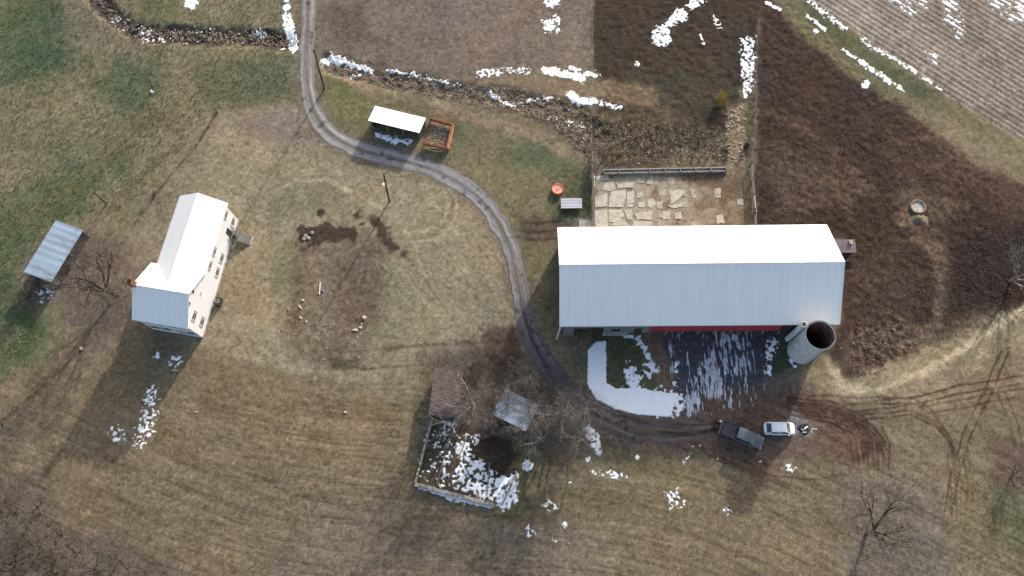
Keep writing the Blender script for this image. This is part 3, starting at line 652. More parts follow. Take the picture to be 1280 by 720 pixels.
M_PTWIG = mat('pale_twig_bark', (.13, .112, .105), rough=.95, var=.25, scale=2, bump=0)

# ------------------------------------------------------------------ farmhouse
th = R(80)
E0 = (-48.35, 30.6)
hs = empty('farmhouse', (E0[0], E0[1], 0), th-PI/2)      # local: +y runs north along the east wall, +x east
tag(hs, 'white two storey farmhouse with a low wing and pale metal roofs', 'house')
OH = .28
def gable_block(x0, x1, y0, y1, eave, ridge, along):
    """walls under a gable; along='x' or 'y' is the ridge direction"""
    mb = MB()
    if along == 'x':
        ym = (y0+y1)/2
        for x in (x0, x1):
            pass
        vs = [(x0, y0, -.2), (x0, y1, -.2), (x0, y1, eave), (x0, ym, ridge), (x0, y0, eave)]
        vs += [(x1, p[1], p[2]) for p in vs]
    else:
        xm = (x0+x1)/2
        vs = [(x0, y0, -.2), (x1, y0, -.2), (x1, y0, eave), (xm, y0, ridge), (x0, y0, eave)]
        vs += [(p[0], y1, p[2]) for p in vs]
    mb.add(vs, [(0, 1, 2, 3, 4), (9, 8, 7, 6, 5)]+[(i, i+5, (i+1) % 5+5, (i+1) % 5) for i in range(5)])
    return mb
W = gable_block(-8.05, -.3, .3, 8.4, 5.82, 8.52, 'x').build('wall', M_SIDING, hs)
W2 = gable_block(-7.2, -.32, 8.1, 19.2, 5.82, 7.92, 'y').build('wall', M_SIDING, hs)
fnd = MB().box(-8.02, .35, -.3, -.26, 8.35, .38).box(-7.17, 8.36, -.3, -.28, 19.15, .38).build('foundation', M_STONE, hs)
def roof_planes(mb, q, th_=.12): mb.slab(q, th_)
rf = MB()
rf.slab([(-8.3, 0, 6.0), (0, 0, 6.0), (0, 4.3, 8.82), (-8.3, 4.3, 8.82)], .13)
rf.slab([(-8.3, 4.304, 8.82), (0, 4.304, 8.82), (0, 8.65, 6.0), (-8.3, 8.65, 6.0)], .13)
RF = rf.build('roof', M_HROOF2, hs)
rf = MB(); xm = -3.72; yj = 4.9
# the wing roof stops under the main roof's northern slope, following the valley
rf.slab([(xm+.002, yj+.5, 8.2), (xm+.002, 19.55, 8.2), (-.02, 19.55, 5.97), (-.02, yj+3.3, 5.97)][::-1], .12)
rf.slab([(xm-.002, yj+.5, 8.2), (-7.4, yj+3.3, 5.97), (-7.4, 19.55, 5.97), (xm-.002, 19.55, 8.2)][::-1], .12)
RF2 = rf.build('roof', M_HROOF, hs)
for q in ((-8.33, -.03, 5.78, .03, -.003, 5.99), (-.018, 8.7, 5.76, .02, 19.5, 5.95), (-7.44, 8.8, 5.76, -7.41, 19.5, 5.95)): MB().box(*q).build('gutter', M_TRIM, hs)
cap = MB().tube((-8.32, 4.302, 8.84), (.02, 4.302, 8.84), .055, k=6).tube((xm, 5.2, 8.22), (xm, 19.57, 8.22), .05, k=6).build('ridge_cap', M_TRIM, hs)
for (y, z, w_, h_) in [(y, z, w_*.8, h_*.85) for (y, z, w_, h_) in [(18.1, 4.75, .75, 1.1), (12.2, 4.75, .75, 1.1), (10.0, 4.75, .75, 1.1), (18.15, 1.9, .85, 1.3), (12.2, 1.9, .85, 1.3), (9.95, 1.9, .85, 1.3), (2.2, 4.75, .85, 1.35), (2.2, 1.9, .85, 1.45), (5.6, 4.9, .5, .5)]]:
    xw = -.32 if y > 8.5 else -.3
    fr = MB().box(xw+.003, y-w_/2-.07, z-h_/2-.07, xw+.03, y+w_/2+.07, z+h_/2+.07).build('window', M_TRIM, hs)
    MB().box(xw+.031, y-w_/2, z-h_/2, xw+.045, y+w_/2, z+h_/2).build('pane', M_GLASS, fr)
    MB().box(xw+.046, y-.02, z-h_/2, xw+.056, y+.02, z+h_/2).box(xw+.046, y-w_/2, z-.02, xw+.0555, y-.021, z+.02).box(xw+.046, y+.021, z-.02, xw+.0555, y+w_/2, z+.02).build('muntin', M_TRIM, fr)
    MB().box(xw+.004, y-w_/2-.1, z-h_/2-.13, xw+.1, y+w_/2+.1, z-h_/2-.075).build('sill', M_TRIM, fr)
    if h_ > .9:
        for s in (-1, 1):
            y0 = y+s*(w_/2+.27)
            MB().box(xw+.003, y0-.18, z-h_/2, xw+.05, y0+.18, z+h_/2).build('shutter', M_SHUTTER, fr)
for x in (-6.9, -5.05, -3.1, -1.35):
    for z, h_ in ((4.6, 1.25), (1.95, 1.35)):
        if x == -3.1 and z < 3: continue
        fr = MB().box(x-.5, .27, z-h_/2-.07, x+.5, .297, z+h_/2+.07).build('window', M_TRIM, hs)
        MB().box(x-.42, .255, z-h_/2, x+.42, .269, z+h_/2).build('pane', M_GLASS, fr)
        MB().box(x-.52, .2, z-h_/2-.13, x+.52, .296, z-h_/2-.075).build('sill', M_TRIM, fr)
        for s in (-1, 1): MB().box(x+s*.69-.17, .25, z-h_/2, x+s*.69+.17, .297, z+h_/2).build('shutter', M_SHUTTER, fr)
d = MB().box(-3.6, .25, .35, -2.6, .297, 2.5).build('door', M_SHUTTER, hs)
MB().box(-2.75, .22, 1.35, -2.7, .248, 1.5).build('handle', M_TRIM, d)
for z in (7.3,):
    for y in (3.3, 5.1):
        fr = MB().box(-.297, y-.3, z-.4, -.27, y+.3, z+.4).build('window', M_TRIM, hs)
        MB().box(-.268, y-.22, z-.32, -.258, y+.22, z+.32).build('pane', M_GLASS, fr)
ch = MB().box(-8.5, 4.0, 4.5, -7.75, 4.75, 10.1).build('chimney', M_BRICK, hs)
MB().box(-8.57, 3.93, 9.75, -7.68, 4.82, 9.95).build('chimney_collar', M_BRICK, ch)
MB().box(-8.4, 4.1, 10.101, -7.85, 4.65, 10.12).build('flue', M_INNER, ch)
# east entry: small deck with stair
dk = empty('entry_deck', (0, 0, 0)); dk.parent = hs
for i in range(9): pass
MB().box(-.29, 15.55, .98, .95, 17.2, 1.08).build('deck_floor', M_GREYWOOD, dk)
for x, y in ((.9, 15.6), (.9, 17.15), (-.2, 17.15), (-.2, 15.6), (.35, 17.15)): MB().box(x-.05, y-.05, 0, x+.05, y+.05, 2.0).build('railing_post', M_GREYWOOD, dk)
MB().box(-.2, 17.11, 2.001, .95, 17.19, 2.06).build('handrail', M_GREYWOOD, dk); MB().box(.86, 15.6, 2.001, .94, 17.1, 2.06).build('handrail', M_GREYWOOD, dk)
MB().box(.1, 15.9, 1.081, .75, 16.3, 1.6).build('deck_shade_box', M_DARKWOOD, dk, bevel=.05)  # dark box added to stand in for the shade at the deck
st = MB()
for i in range(5): st.box(.96+i*.3, 15.7, .82-i*.19, 1.26+i*.3, 16.9, .88-i*.19)
st.hexa([(.96, 15.62, .6), (2.5, 15.62, -.3), (2.5, 15.68, -.3), (.96, 15.68, .6)], [(.96, 15.62, .98), (2.5, 15.62, .05), (2.5, 15.68, .05), (.96, 15.68, .98)])
st.hexa([(.96, 16.92, .6), (2.5, 16.92, -.3), (2.5, 16.98, -.3), (.96, 16.98, .6)], [(.96, 16.92, .98), (2.5, 16.92, .05), (2.5, 16.98, .05), (.96, 16.98, .98)])
st.build('stair', M_GREYWOOD, dk)
MB().box(2.42, 15.6, 0, 2.62, 17.0, .12).build('bottom_step', M_PALEWOOD, dk)
dr = MB().box(-.317, 15.9, 1.08, -.28, 16.8, 3.1).build('door', M_DARKWOOD, hs)

ac = empty('air_conditioner', (*[E0[0]+.55*math.cos(th-PI/2)+5.9*math.cos(th), E0[1]+.55*math.sin(th-PI/2)+5.9*math.sin(th)], 0), th-PI/2)
tag(ac, 'small dark outdoor cooling unit against the east wall of the farmhouse', 'air conditioner')
MB().box(-.4, -.6, 0, .4, .6, .95).build('cabinet', M_DARKWOOD, ac, bevel=.04)
MB().ring((0, 0), .2, .3, .951, .99).build('fan_guard', M_SHUTTER, ac)

# ------------------------------------------------------------------ barn
bx0, bx1, by0, by1, bev, brg = 3.6, 42.05, 30.75, 45.55, 5.5, 10.0
bn = empty('barn', ((bx0+bx1)/2, (by0+by1)/2, 0)); tag(bn, 'long gabled barn with a pale metal roof and a red front', 'barn')
L2, W2_ = (bx1-bx0)/2, (by1-by0)/2
rf = MB(); r = lambda: 0
rf.slab([(-L2, -W2_, bev), (L2, -W2_, bev), (L2, -.002, brg), (-L2, -.002, brg)], .12)
rf.slab([(-L2, .002, brg), (L2, .002, brg), (L2, W2_, bev), (-L2, W2_, bev)], .12)
rf.build('roof', M_TIN_W, bn)
t = MB()
t.box(-L2-.03, -W2_-.05, bev-.3, L2+.03, -W2_-.003, bev-.02).box(-L2-.03, W2_+.003, bev-.3, L2+.03, W2_+.05, bev-.02)
for s in (-1, 1):
    xx = s*(L2+.035)
    for q in (-1, 1):
        t.hexa([(xx-.03, q*W2_, bev-.3), (xx+.03, q*W2_, bev-.3), (xx+.03, q*.01, brg-.3), (xx-.03, q*.01, brg-.3)], [(xx-.03, q*W2_, bev+.03), (xx+.03, q*W2_, bev+.03), (xx+.03, q*.01, brg+.03), (xx-.03, q*.01, brg+.03)])
t.build('verge_trim', M_TRIM, bn)
MB().tube((-L2-.05, 0, brg+.01), (L2+.05, 0, brg+.01), .08, k=6).build('ridge_cap', M_TRIM, bn)
# gable end walls
for s in (-1, 1):
    m = MB(); xa, xb = s*(L2-.5), s*(L2-.3)
    pr = [(-W2_+.45, -.2), (W2_-.4, -.2), (W2_-.4, bev-.0), (0, brg-.32), (-W2_+.45, bev-.0)]
    vs = [(xa, y, z) for y, z in pr]+[(xb, y, z) for y, z in pr]
    m.add(vs, [(0, 1, 2, 3, 4), (9, 8, 7, 6, 5)]+[(i, i+5, (i+1) % 5+5, (i+1) % 5) for i in range(5)])
    o = m.build('gable_wall', M_GREYWOOD if s < 0 else M_RED, bn); o['label'] = 'grey boarded west gable wall' if s < 0 else 'red boarded east gable wall'
    dd = MB().box(s*(L2-.28)-.03, -2, 0, s*(L2-.28)+.03, 2, 4).build('barn_door', M_DARKWOOD, bn)
MB().box(-L2+.51, W2_-.6, -.2, L2-.51, W2_-.4, bev-.05).build('rear_wall', M_GREYWOOD, bn)
wx = lambda X: X-(bx0+bx1)/2         # world x -> barn x
yf_ = -W2_+.14
xr0 = G(812, 410, 3)[0]; xr1 = G(975, 410, 3)[0]
MB().box(wx(xr0), yf_, 1.7, wx(xr1), yf_+.15, bev-.15).build('red_front_wall', M_RED, bn)
MB().box(wx(xr1)+.003, yf_+.05, 1.7, L2-.51, yf_+.2, bev-.15).build('dark_front_wall', M_DARKWOOD, bn)
MB().box(wx(xr0), yf_+.9, -.2, L2-.52, yf_+1.1, 1.69).build('stall_wall', M_STONE, bn)
for i in range(10): MB().box(wx(xr0)+.2+i*2.3, yf_+.02, -.1, wx(xr0)+.45+i*2.3, yf_+.14, 1.69).build('post', M_GREYWOOD, bn)
# grey western part of the front: open machine bays
MB().box(-L2+.51, yf_+3.2, -.2, wx(xr0)-.003, yf_+3.35, bev-.1).build('bay_back_wall', M_INNER, bn)
MB().box(-L2+.51, yf_, 3.6, wx(7.4), yf_+.12, bev-.15).box(wx(7.41), yf_-.01, 3.9, wx(10.4), yf_+.1, bev-.15).build('grey_front_boards', M_GREYWOOD, bn)
MB().box(-L2+.51, yf_-.12, -.1, -L2+2.1, yf_-.003, bev-.35).build('corner_boards', M_GREYWOOD, bn)
MB().box(wx(9.9), yf_-.02, 1.2, wx(xr0)-.01, yf_+.11, bev-.15).build('plank_front_wall', M_GREYWOOD, bn)
MB().box(wx(9.8), yf_-.4, 1.1, wx(13.4), yf_+.0, 1.22).build('pale_sill_beam', M_PALEWOOD, bn)
MB().box(wx(11.0), yf_-.06, 2.1, wx(12.2), yf_-.021, 3.3).build('window', M_GLASS, bn)
MB().box(wx(14.2), yf_-.06, 1.3, wx(15.3), yf_-.021, 3.5).build('barn_door', M_DARKWOOD, bn)
MB().tube((-L2+.1, -W2_-.02, bev-.25), (-L2-.2, -W2_-.25, 1.6), .1, k=8).tube((-L2-.2, -W2_-.25, 1.6), (-L2-.35, -W2_-.45, .05), .1, k=8).build('downspout', M_TRIM, bn)
for i in range(11): MB().box(wx(xr0)+.9+i*2.05, yf_-.03, 1.8, wx(xr0)+.96+i*2.05, yf_-.003, bev-.2).build('batten', M_RED, bn)

# brown tower annexe at the east gable
an = empty('elevator_tower', (0, 0, 0)); an.parent = bn; an.location = (-(bx0+bx1)/2, -(by0+by1)/2, 0)
MB().slab([(41.7, 41.0, 6.1), (45.5, 41.0, 6.1), (45.4, 42.9, 6.35), (41.7, 42.9, 6.35)], .1).build('tower_roof', M_BROWNROOF, an)
MB().box(41.8, 41.2, -.2, 45.3, 42.7, 6.05).build('tower_wall', M_DARKWOOD, an)
MB().slab([(41.8, 40.3, 1.5), (46.3, 40.2, 1.5), (46.3, 41.19, 1.9), (41.8, 41.19, 1.9)], .08).box(42.2, 40.5, -.2, 46, 41.15, 1.35).build('lean_to', M_DARKWOOD, an)
MB().box(44.5, 42.2, 6.32, 45.0, 42.7, 6.5).build('roof_hatch', M_PALEWOOD, an)

# ------------------------------------------------------------------ silo
sx, sy = G(1001.5, 438); SH = 8.2; SR = 2.02
sl_ = empty('silo', (sx, sy, 0)); tag(sl_, 'open topped pale concrete stave silo with dark hoops at the barn corner', 'silo')
M_STAVE = mat('silo_staves', (.78, .78, .80), rough=.85, var=.2, scale=1.4, stretch=(3, 3, .7), bump=.6)
M_HOOP = mat('silo_hoops', (.13, .13, .15), rough=.6, var=.2, bump=0)
m = MB(); K = 48
m.ring((0, 0), SR-.12, SR, -.2, SH, K); m.build('silo_wall', M_STAVE, sl_, smooth=False)
m = MB(); m.ring((0, 0), SR-.16, SR-.123, 0, SH-.12, K); m.build('silo_lining', mat('silo_lining_rust', (.17, .10, .085), rough=.95, var=.4, scale=1.5, bump=.5), sl_)
MB().prism([((SR-.17)*math.cos(2*PI*i/K), (SR-.17)*math.sin(2*PI*i/K)) for i in range(K)], 0, .6).build('silo_floor', mat('silage', (.05, .035, .03), rough=1, var=.4, scale=2, bump=.8), sl_)
for i in range(17): MB().ring((0, 0), SR+.002, SR+.035, .25+i*.48, .31+i*.48, K).build('hoop', M_HOOP, sl_)
ca = R(135); m = MB(); cxx, cyy = (SR+.42)*math.cos(ca), (SR+.42)*math.sin(ca)
m.ring((cxx, cyy), .36, .42, 0, SH-.5, 14); m.build('chute', M_STAVE, sl_)
for i in range(14): MB().ring((cxx, cyy), .421, .44, .4+i*.52, .46+i*.52, 14).build('chute_hoop', M_HOOP, sl_)
m = MB()
for i in range(6):
    a = 2*PI*i/6+.3; m.tube(((SR+.03)*math.cos(a), (SR+.03)*math.sin(a), SH-.3), ((SR+.03)*math.cos(a), (SR+.03)*math.sin(a), SH+.1), .04, k=5)
m.ring((0, 0), SR-.14, SR+.03, SH+.001, SH+.05, K)
m.build('silo_rim', M_HOOP, sl_)

# ------------------------------------------------------------------ sheds
def shed(name, label, ctr, L, D, ang, hlo, hhi, roofm, wallm, openside='s', over=.2, back=True, cat='shed'):
    """mono-pitch shed; local x = length, low edge at +y, high edge at -y"""
    e = empty(name, (ctr[0], ctr[1], 0), ang); tag(e, label, cat)
    a, b = L/2, D/2
    MB().slab([(-a, -b, hhi), (a, -b, hhi), (a, b, hlo), (-a, b, hlo)], .07).build('roof', roofm, e)
    a -= over; b -= over
    hh = lambda y: hhi+(hlo-hhi)*(y+D/2)/D-.09
    w_ = MB()
    def wall(x0, y0, x1, y1):
        dx, dy = x1-x0, y1-y0; l = math.hypot(dx, dy); nx_, ny_ = -dy/l*.05, dx/l*.05
        w_.hexa([(x0-nx_, y0-ny_, -.2), (x1-nx_, y1-ny_, -.2), (x1+nx_, y1+ny_, -.2), (x0+nx_, y0+ny_, -.2)],
                [(x0-nx_, y0-ny_, hh(y0)), (x1-nx_, y1-ny_, hh(y1)), (x1+nx_, y1+ny_, hh(y1)), (x0+nx_, y0+ny_, hh(y0))])
    if 'n' not in openside: wall(-a+.06, b, a-.06, b)
    if 'w' not in openside: wall(-a, -b, -a, b)
    if 'e' not in openside: wall(a, -b, a, b)
    if 's' not in openside: wall(-a+.06, -b, a-.06, -b)
    w_.build('wall', wallm, e)
    p = MB(); k = max(2, int(L/2.2)+1)
    for i in range(k):
        x = -a+.12+i*(2*a-.24)/(k-1); p.box(x-.07, -b-.02, -.2, x+.07, -b+.12, hh(-b)-.01)
    p.box(-a, -b-.06, hh(-b)-.28, a, -b-.022, hh(-b)-.03)
    p.build('post_frame', M_GREYWOOD, e)
    r_ = MB()
    for i in range(int(L/.9)):
        x = -L/2+.3+i*.9; r_.hexa([(x, -D/2+.04, hhi-.16), (x+.07, -D/2+.04, hhi-.16), (x+.07, D/2-.04, hlo-.16), (x, D/2-.04, hlo-.16)], [(x, -D/2+.04, hhi-.073), (x+.07, -D/2+.04, hhi-.073), (x+.07, D/2-.04, hlo-.073), (x, D/2-.04, hlo-.073)])
    r_.build('rafters', M_DARKWOOD, e)
    return e
c4 = lambda pts: (sum(p[0] for p in pts)/4, sum(p[1] for p in pts)/4)
s1 = [G(*p, 2.1) for p in [(471,131.5), (533.5,146.5), (522,167), (458.5,150.5)]]
shed('open_shed', 'open fronted dark shed with a white roof beside the drive', c4(s1), 8.5, 3.1, math.atan2(s1[1][1]-s1[0][1], s1[1][0]-s1[0][0]), 1.75, 2.35, M_TIN_S, M_DARKWOOD)
s2 = [G(*p, 2.45) for p in [(68.5,274.5), (102.5,287), (66,353), (31,341)]]
shed('metal_shed', 'long blue grey metal roofed shed under the tree west of the farmhouse', c4(s2), 4.8, 9.0, math.atan2(s2[1][1]-s2[0][1], s2[1][0]-s2[0][0]), 2.35, 2.6, M_TIN_B, M_DARKWOOD, openside='x')
s3 = [G(*p, 3.0) for p in [(631,485), (673,506), (659,540), (615,518)]]
shed('small_metal_shed', 'square shed with a light blue metal roof above the snowy ruined garden', c4(s3), 5.2, 4.05, math.atan2(s3[1][1]-s3[0][1], s3[1][0]-s3[0][0]), 2.8, 3.2, M_TIN_B, M_DARKWOOD)
s4 = [G(*p, 2.5) for p in [(543.6,460.5), (579,463), (572,521), (536,519)]]
shed('old_shed', 'low old shed with a rusted brown roof at the garden corner', c4(s4), 4.1, 6.7, R(-5), 2.3, 2.6, M_RUSTROOF, M_DARKWOOD, openside='x')
s5 = [G(*p, 1.0) for p in [(701,247), (727.5,247), (727.5,261), (701,261)]]
e = empty('feed_rack', (*c4(s5), 0)); tag(e, 'small grey roofed feed rack beside the orange tub', 'feed rack')
M_TIN_G = ribbed('grey_tin', (.46, .45, .50), 1, .45, rough=.6, var=.12, bump=.2)
MB().slab([(-1.6, -.8, .95), (1.6, -.8, .95), (1.6, .8, 1.05), (-1.6, .8, 1.05)], .05).build('roof', M_TIN_G, e)
m = MB()
for x in (-1.45, 1.45):
    for y in (-.68, .68): m.box(x-.05, y-.05, -.1, x+.05, y+.05, .93)
m.build('frame', M_DARKWOOD, e)
MB().box(-1.4, -.6, .25, 1.4, .6, .3).box(-1.4, -.62, .3, 1.4, -.6, .6).box(-1.4, .6, .3, 1.4, .62, .6).build('trough', M_DARKWOOD, e)

# orange tub
M_OR = mat('orange_plastic', (.80, .20, .09), rough=.5, var=.12, scale=3, bump=.1); M_ORP = mat('faded_orange', (.85, .40, .28), rough=.6, var=.12, scale=3, bump=.2)
ox, oy = G(697, 236, .5); e = empty('orange_tub', (ox, oy, 0)); tag(e, 'round orange tub standing on the grass', 'tub')
MB().ring((0, 0), .78, .88, 0, .62).build('tub_wall', M_OR, e); MB().prism([(.77*math.cos(2*PI*i/24), .77*math.sin(2*PI*i/24)) for i in range(24)], .05, .5).build('lid', M_ORP, e)
MB().box(-.12, -.35, .501, .1, .3, .56).box(-.35, -.32, .501, -.13, -.2, .55).box(.1, -.1, .501, .35, .02, .55).build('lid_ribs', M_OR, e)

# rust coloured pen east of the open shed
pc = [G(*p, .9) for p in [(537,148), (567,156), (560,186), (529,179)]]
e = empty('rusty_pen', (0, 0, 0)); tag(e, 'square pen of rust orange rails next to the open shed', 'pen')
for i in range(4):
    a, b = pc[i], pc[(i+1) % 4]; m = MB()
    if i == 3: continue
    for z in (.25, .5, .75, 1.0): m.tube((*a, z), (*b, z), .05, k=5)
    m.hexa([(a[0], a[1], .2), (b[0], b[1], .2), (b[0]+.03, b[1]+.03, .2), (a[0]+.03, a[1]+.03, .2)], [(a[0]-.25, a[1]+.25, 1.0), (b[0]-.25, b[1]+.25, 1.0), (b[0]-.22, b[1]+.28, 1.0), (a[0]-.22, a[1]+.28, 1.0)])
    m.build('rail_panel', M_RUSTRAIL, e)
m = MB()
for p in pc: m.tube((*p, -.2), (*p, 1.15), .08, k=6)
m.build('corner_posts', M_RUSTRAIL, e)
# straw bedding in the pen
pp = [G(*p) for p in [(540,152), (565,159), (558,183), (532,177)]]
pa = G(536, 183, .2); e = empty('feed_board', (*G(545, 184.5, .15), 0), R(-12)); tag(e, 'short white board lying at the front of the rusty pen', 'board')
MB().box(-.7, -.12, .02, .7, .12, .1).build('board', M_TRIM, e)

# ------------------------------------------------------------------ stock yard
slabs = [[(365,205),(385,170),(425,165),(438,205),(405,218)], [(445,175),(535,165),(540,195),(450,200)], [(325,250),(395,230),(392,300),(325,308)],
 [(405,250),(420,215),(497,212),(498,240),(478,305),(400,305)], [(502,220),(540,218),(540,280),(500,285)], [(500,288),(535,286),(535,303),(500,305)],
 [(325,325),(390,318),(395,385),(398,412),(325,412)], [(402,320),(470,318),(490,350),(440,390),(402,385)], [(485,320),(530,320),(530,375),(505,370)],
 [(410,405),(470,362),(520,412)], [(540,380),(640,385),(635,412),(530,412)], [(545,340),(640,325),(640,375),(580,370),(555,375)], [(560,280),(600,270),(600,305),(565,305)],
 [(555,225),(590,218),(590,245),(560,255)], [(615,262),(650,260),(665,285),(640,310),(615,300)], [(740,220),(790,205),(820,215),(790,260),(745,290)],
 [(720,295),(750,292),(800,282),(810,300),(760,312)], [(700,330),(740,325),(740,370),(700,375)], [(760,340),(800,330),(805,370),(770,370)], [(995,350),(1030,345),(1040,390),(1000,395)], [(310,135),(395,125),(400,150),(350,160)]]
rs = random.Random(3)
sm = MB()
for k, pl in enumerate(slabs):
    pts = [(670+x/4.414, 190+y/4.414) for x, y in pl]; out = []
    for i in range(len(pts)):       # jagged broken edges
        a, b = pts[i], pts[(i+1) % len(pts)]; nn = max(2, int(math.dist(a, b)/1.8))
        for j in range(nn):
            t = j/nn; out.append((a[0]+(b[0]-a[0])*t+rs.uniform(-.35, .35), a[1]+(b[1]-a[1])*t+rs.uniform(-.35, .35)))
    zt = .055 if k < 13 else .045
    sm.prism([G(*p) for p in out][::-1], -.1, zt+rs.uniform(0, .02))
M_SLAB = mat('broken_concrete', (.41, .38, .32), rough=.95, var=.18, scale=1.3, bump=.6, dark=(.32, .29, .235))
o = sm.build('broken_pavement', M_SLAB); tag(o, 'cracked pale concrete paving of the stock yard', None, None, 'structure')

sm = MB(); rs = random.Random(8)
for gx in range(545, 1140, 62):
    for gy in range(150, 400, 58):
        if rs.random() > .62-(gx-545)/1500: continue
        if gx < 660 and 215 < gy+30 < 420 and rs.random() < .6: continue
        x0_, y0_ = gx+rs.uniform(-8, 8), gy+rs.uniform(-8, 8); w0, h0 = rs.uniform(28, 54), rs.uniform(26, 50)
        pp_ = [(x0_, y0_), (x0_+w0*.5, y0_-rs.uniform(-5, 8)), (x0_+w0, y0_+rs.uniform(-6, 6)), (x0_+w0+rs.uniform(-8, 5), y0_+h0*.5), (x0_+w0, y0_+h0), (x0_+w0*.4, y0_+h0+rs.uniform(-6, 6)), (x0_-rs.uniform(-8, 4), y0_+h0*.9)]
        sm.prism([G(670+px_/4.414, 190+py_/4.414) for px_, py_ in pp_][::-1], -.1, .035+rs.uniform(0, .015))
o = sm.build('sunken_pavement', mat('muddy_concrete', (.36, .32, .255), rough=.95, var=.2, scale=1.1, bump=.6, dark=(.21, .175, .13))); tag(o, 'muddy sunken pieces of the stock yard paving', None, None, 'structure')
def fence(name, label, pts, h, mt, sp=2.2, rails=(.35, .7, 1.05), rw_=.05, pr=.07, rh=.07, cat='fence', skip=()):
    e = empty(name, (pts[0][0], pts[0][1], 0)); tag(e, label, cat); ox, oy = pts[0]; rg = random.Random(hash(name+label) % 1000 if False else len(label))
    rm = MB()
    for (a, b) in zip(pts[:-1], pts[1:]):
        L = math.dist(a, b); k = max(1, round(L/sp)); prev = None
        for i in range(k+1):
            t = i/k; x = a[0]+(b[0]-a[0])*t-ox; y = a[1]+(b[1]-a[1])*t-oy
            z = zg(x+ox, y+oy); lx, ly = rg.uniform(-.06, .06), rg.uniform(-.06, .06)
            if i < k or b is pts[-1]:
                MB().tube((x, y, z-.4), (x+lx, y+ly, z+h+rg.uniform(-.05, .15)), pr, pr*.85, k=6).build('post', mt, e)
            cur = (x+lx*.7, y+ly*.7, z)
            if prev:
                for r0 in rails:
                    dz0, dz1 = rg.uniform(-.05, .05), rg.uniform(-.05, .05)
                    dx, dy = cur[0]-prev[0], cur[1]-prev[1]; l = math.hypot(dx, dy); nx_, ny_ = -dy/l*rw_/2, dx/l*rw_/2
                    p0, p1 = prev, cur
                    rm.hexa([(p0[0]-nx_, p0[1]-ny_, p0[2]+r0+dz0-rh), (p1[0]-nx_, p1[1]-ny_, p1[2]+r0+dz1-rh), (p1[0]+nx_, p1[1]+ny_, p1[2]+r0+dz1-rh), (p0[0]+nx_, p0[1]+ny_, p0[2]+r0+dz0-rh)],
                            [(p0[0]-nx_, p0[1]-ny_, p0[2]+r0+dz0+rh), (p1[0]-nx_, p1[1]-ny_, p1[2]+r0+dz1+rh), (p1[0]+nx_, p1[1]+ny_, p1[2]+r0+dz1+rh), (p0[0]+nx_, p0[1]+ny_, p0[2]+r0+dz0+rh)])
            prev = cur
    rm.build('rails', mt, e); return e
fence('plank_fence', 'weathered plank fence on the west side of the stock yard', [G(740,192), G(740.5,240), G(743,284)], 1.3, M_GREYWOOD, rw_=.12)
fence('plank_fence', 'weathered plank fence on the east side of the stock yard', [G(938,208), G(941,245), G(944,286)], 1.3, M_GREYWOOD, rw_=.10)
fence('wire_fence', 'thin post fence running north beside the paddock lane', [G(947,24), G(944,80), G(944,140), G(939,203)], 1.2, M_GREYWOOD, sp=3.2, rails=(.5, .9), rw_=.02, rh=.015)
fence('wire_fence', 'thin post fence dividing the tan meadow from the dark paddock', [G(741,-12), G(740,80), G(739,186)], 1.2, M_GREYWOOD, sp=3.4, rails=(.5, .9), rw_=.02, rh=.015)
# concrete feed bunk at the north end of the yard
a, b = G(755,214,.6), G(908,211,.6); L = math.dist(a, b); e = empty('feed_bunk', ((a[0]+b[0])/2, (a[1]+b[1])/2, 0), math.atan2(b[1]-a[1], b[0]-a[0]))
tag(e, 'long concrete feed bunk along the north end of the stock yard', 'feed bunk')
MB().box(-L/2, -.32, -.1, L/2, .32, .22).box(-L/2, -.32, .22, L/2, -.2, .5).box(-L/2, .2, .22, L/2, .32, .62).build('trough', M_CONC, e)
m = MB()
for i in range(9): m.box(-L/2+i*L/8-.07, -.36, -.1, -L/2+i*L/8+.07, .36, .66)
m.build('bunk_frame', M_GREYWOOD, e)
for lab, p, an_, ln in (('white metal gate leaning on the west stock yard fence', (742.5,228), R(88), 1.9), ('narrow pale gate leaning on the east stock yard fence', (943,257), R(-88), 2.6)):
    x, y = G(*p, .6); e = empty('gate', (x, y, 0), an_); tag(e, lab, 'gate'); m = MB()
    for z in (.3, .6, .9, 1.2): m.tube((-ln/2, 0, z), (ln/2, 0, z), .04, k=6)
    m.tube((-ln/2, 0, .1), (-ln/2, 0, 1.25), .045, k=6).tube((ln/2, 0, .1), (ln/2, 0, 1.25), .045, k=6)
    m.build('gate_rails', M_TRIM, e); MB().box(-ln/2, -.03, .3, ln/2, .0, 1.2).build('gate_panel', M_TRIM if 'white' in lab else M_PALEWOOD, e)

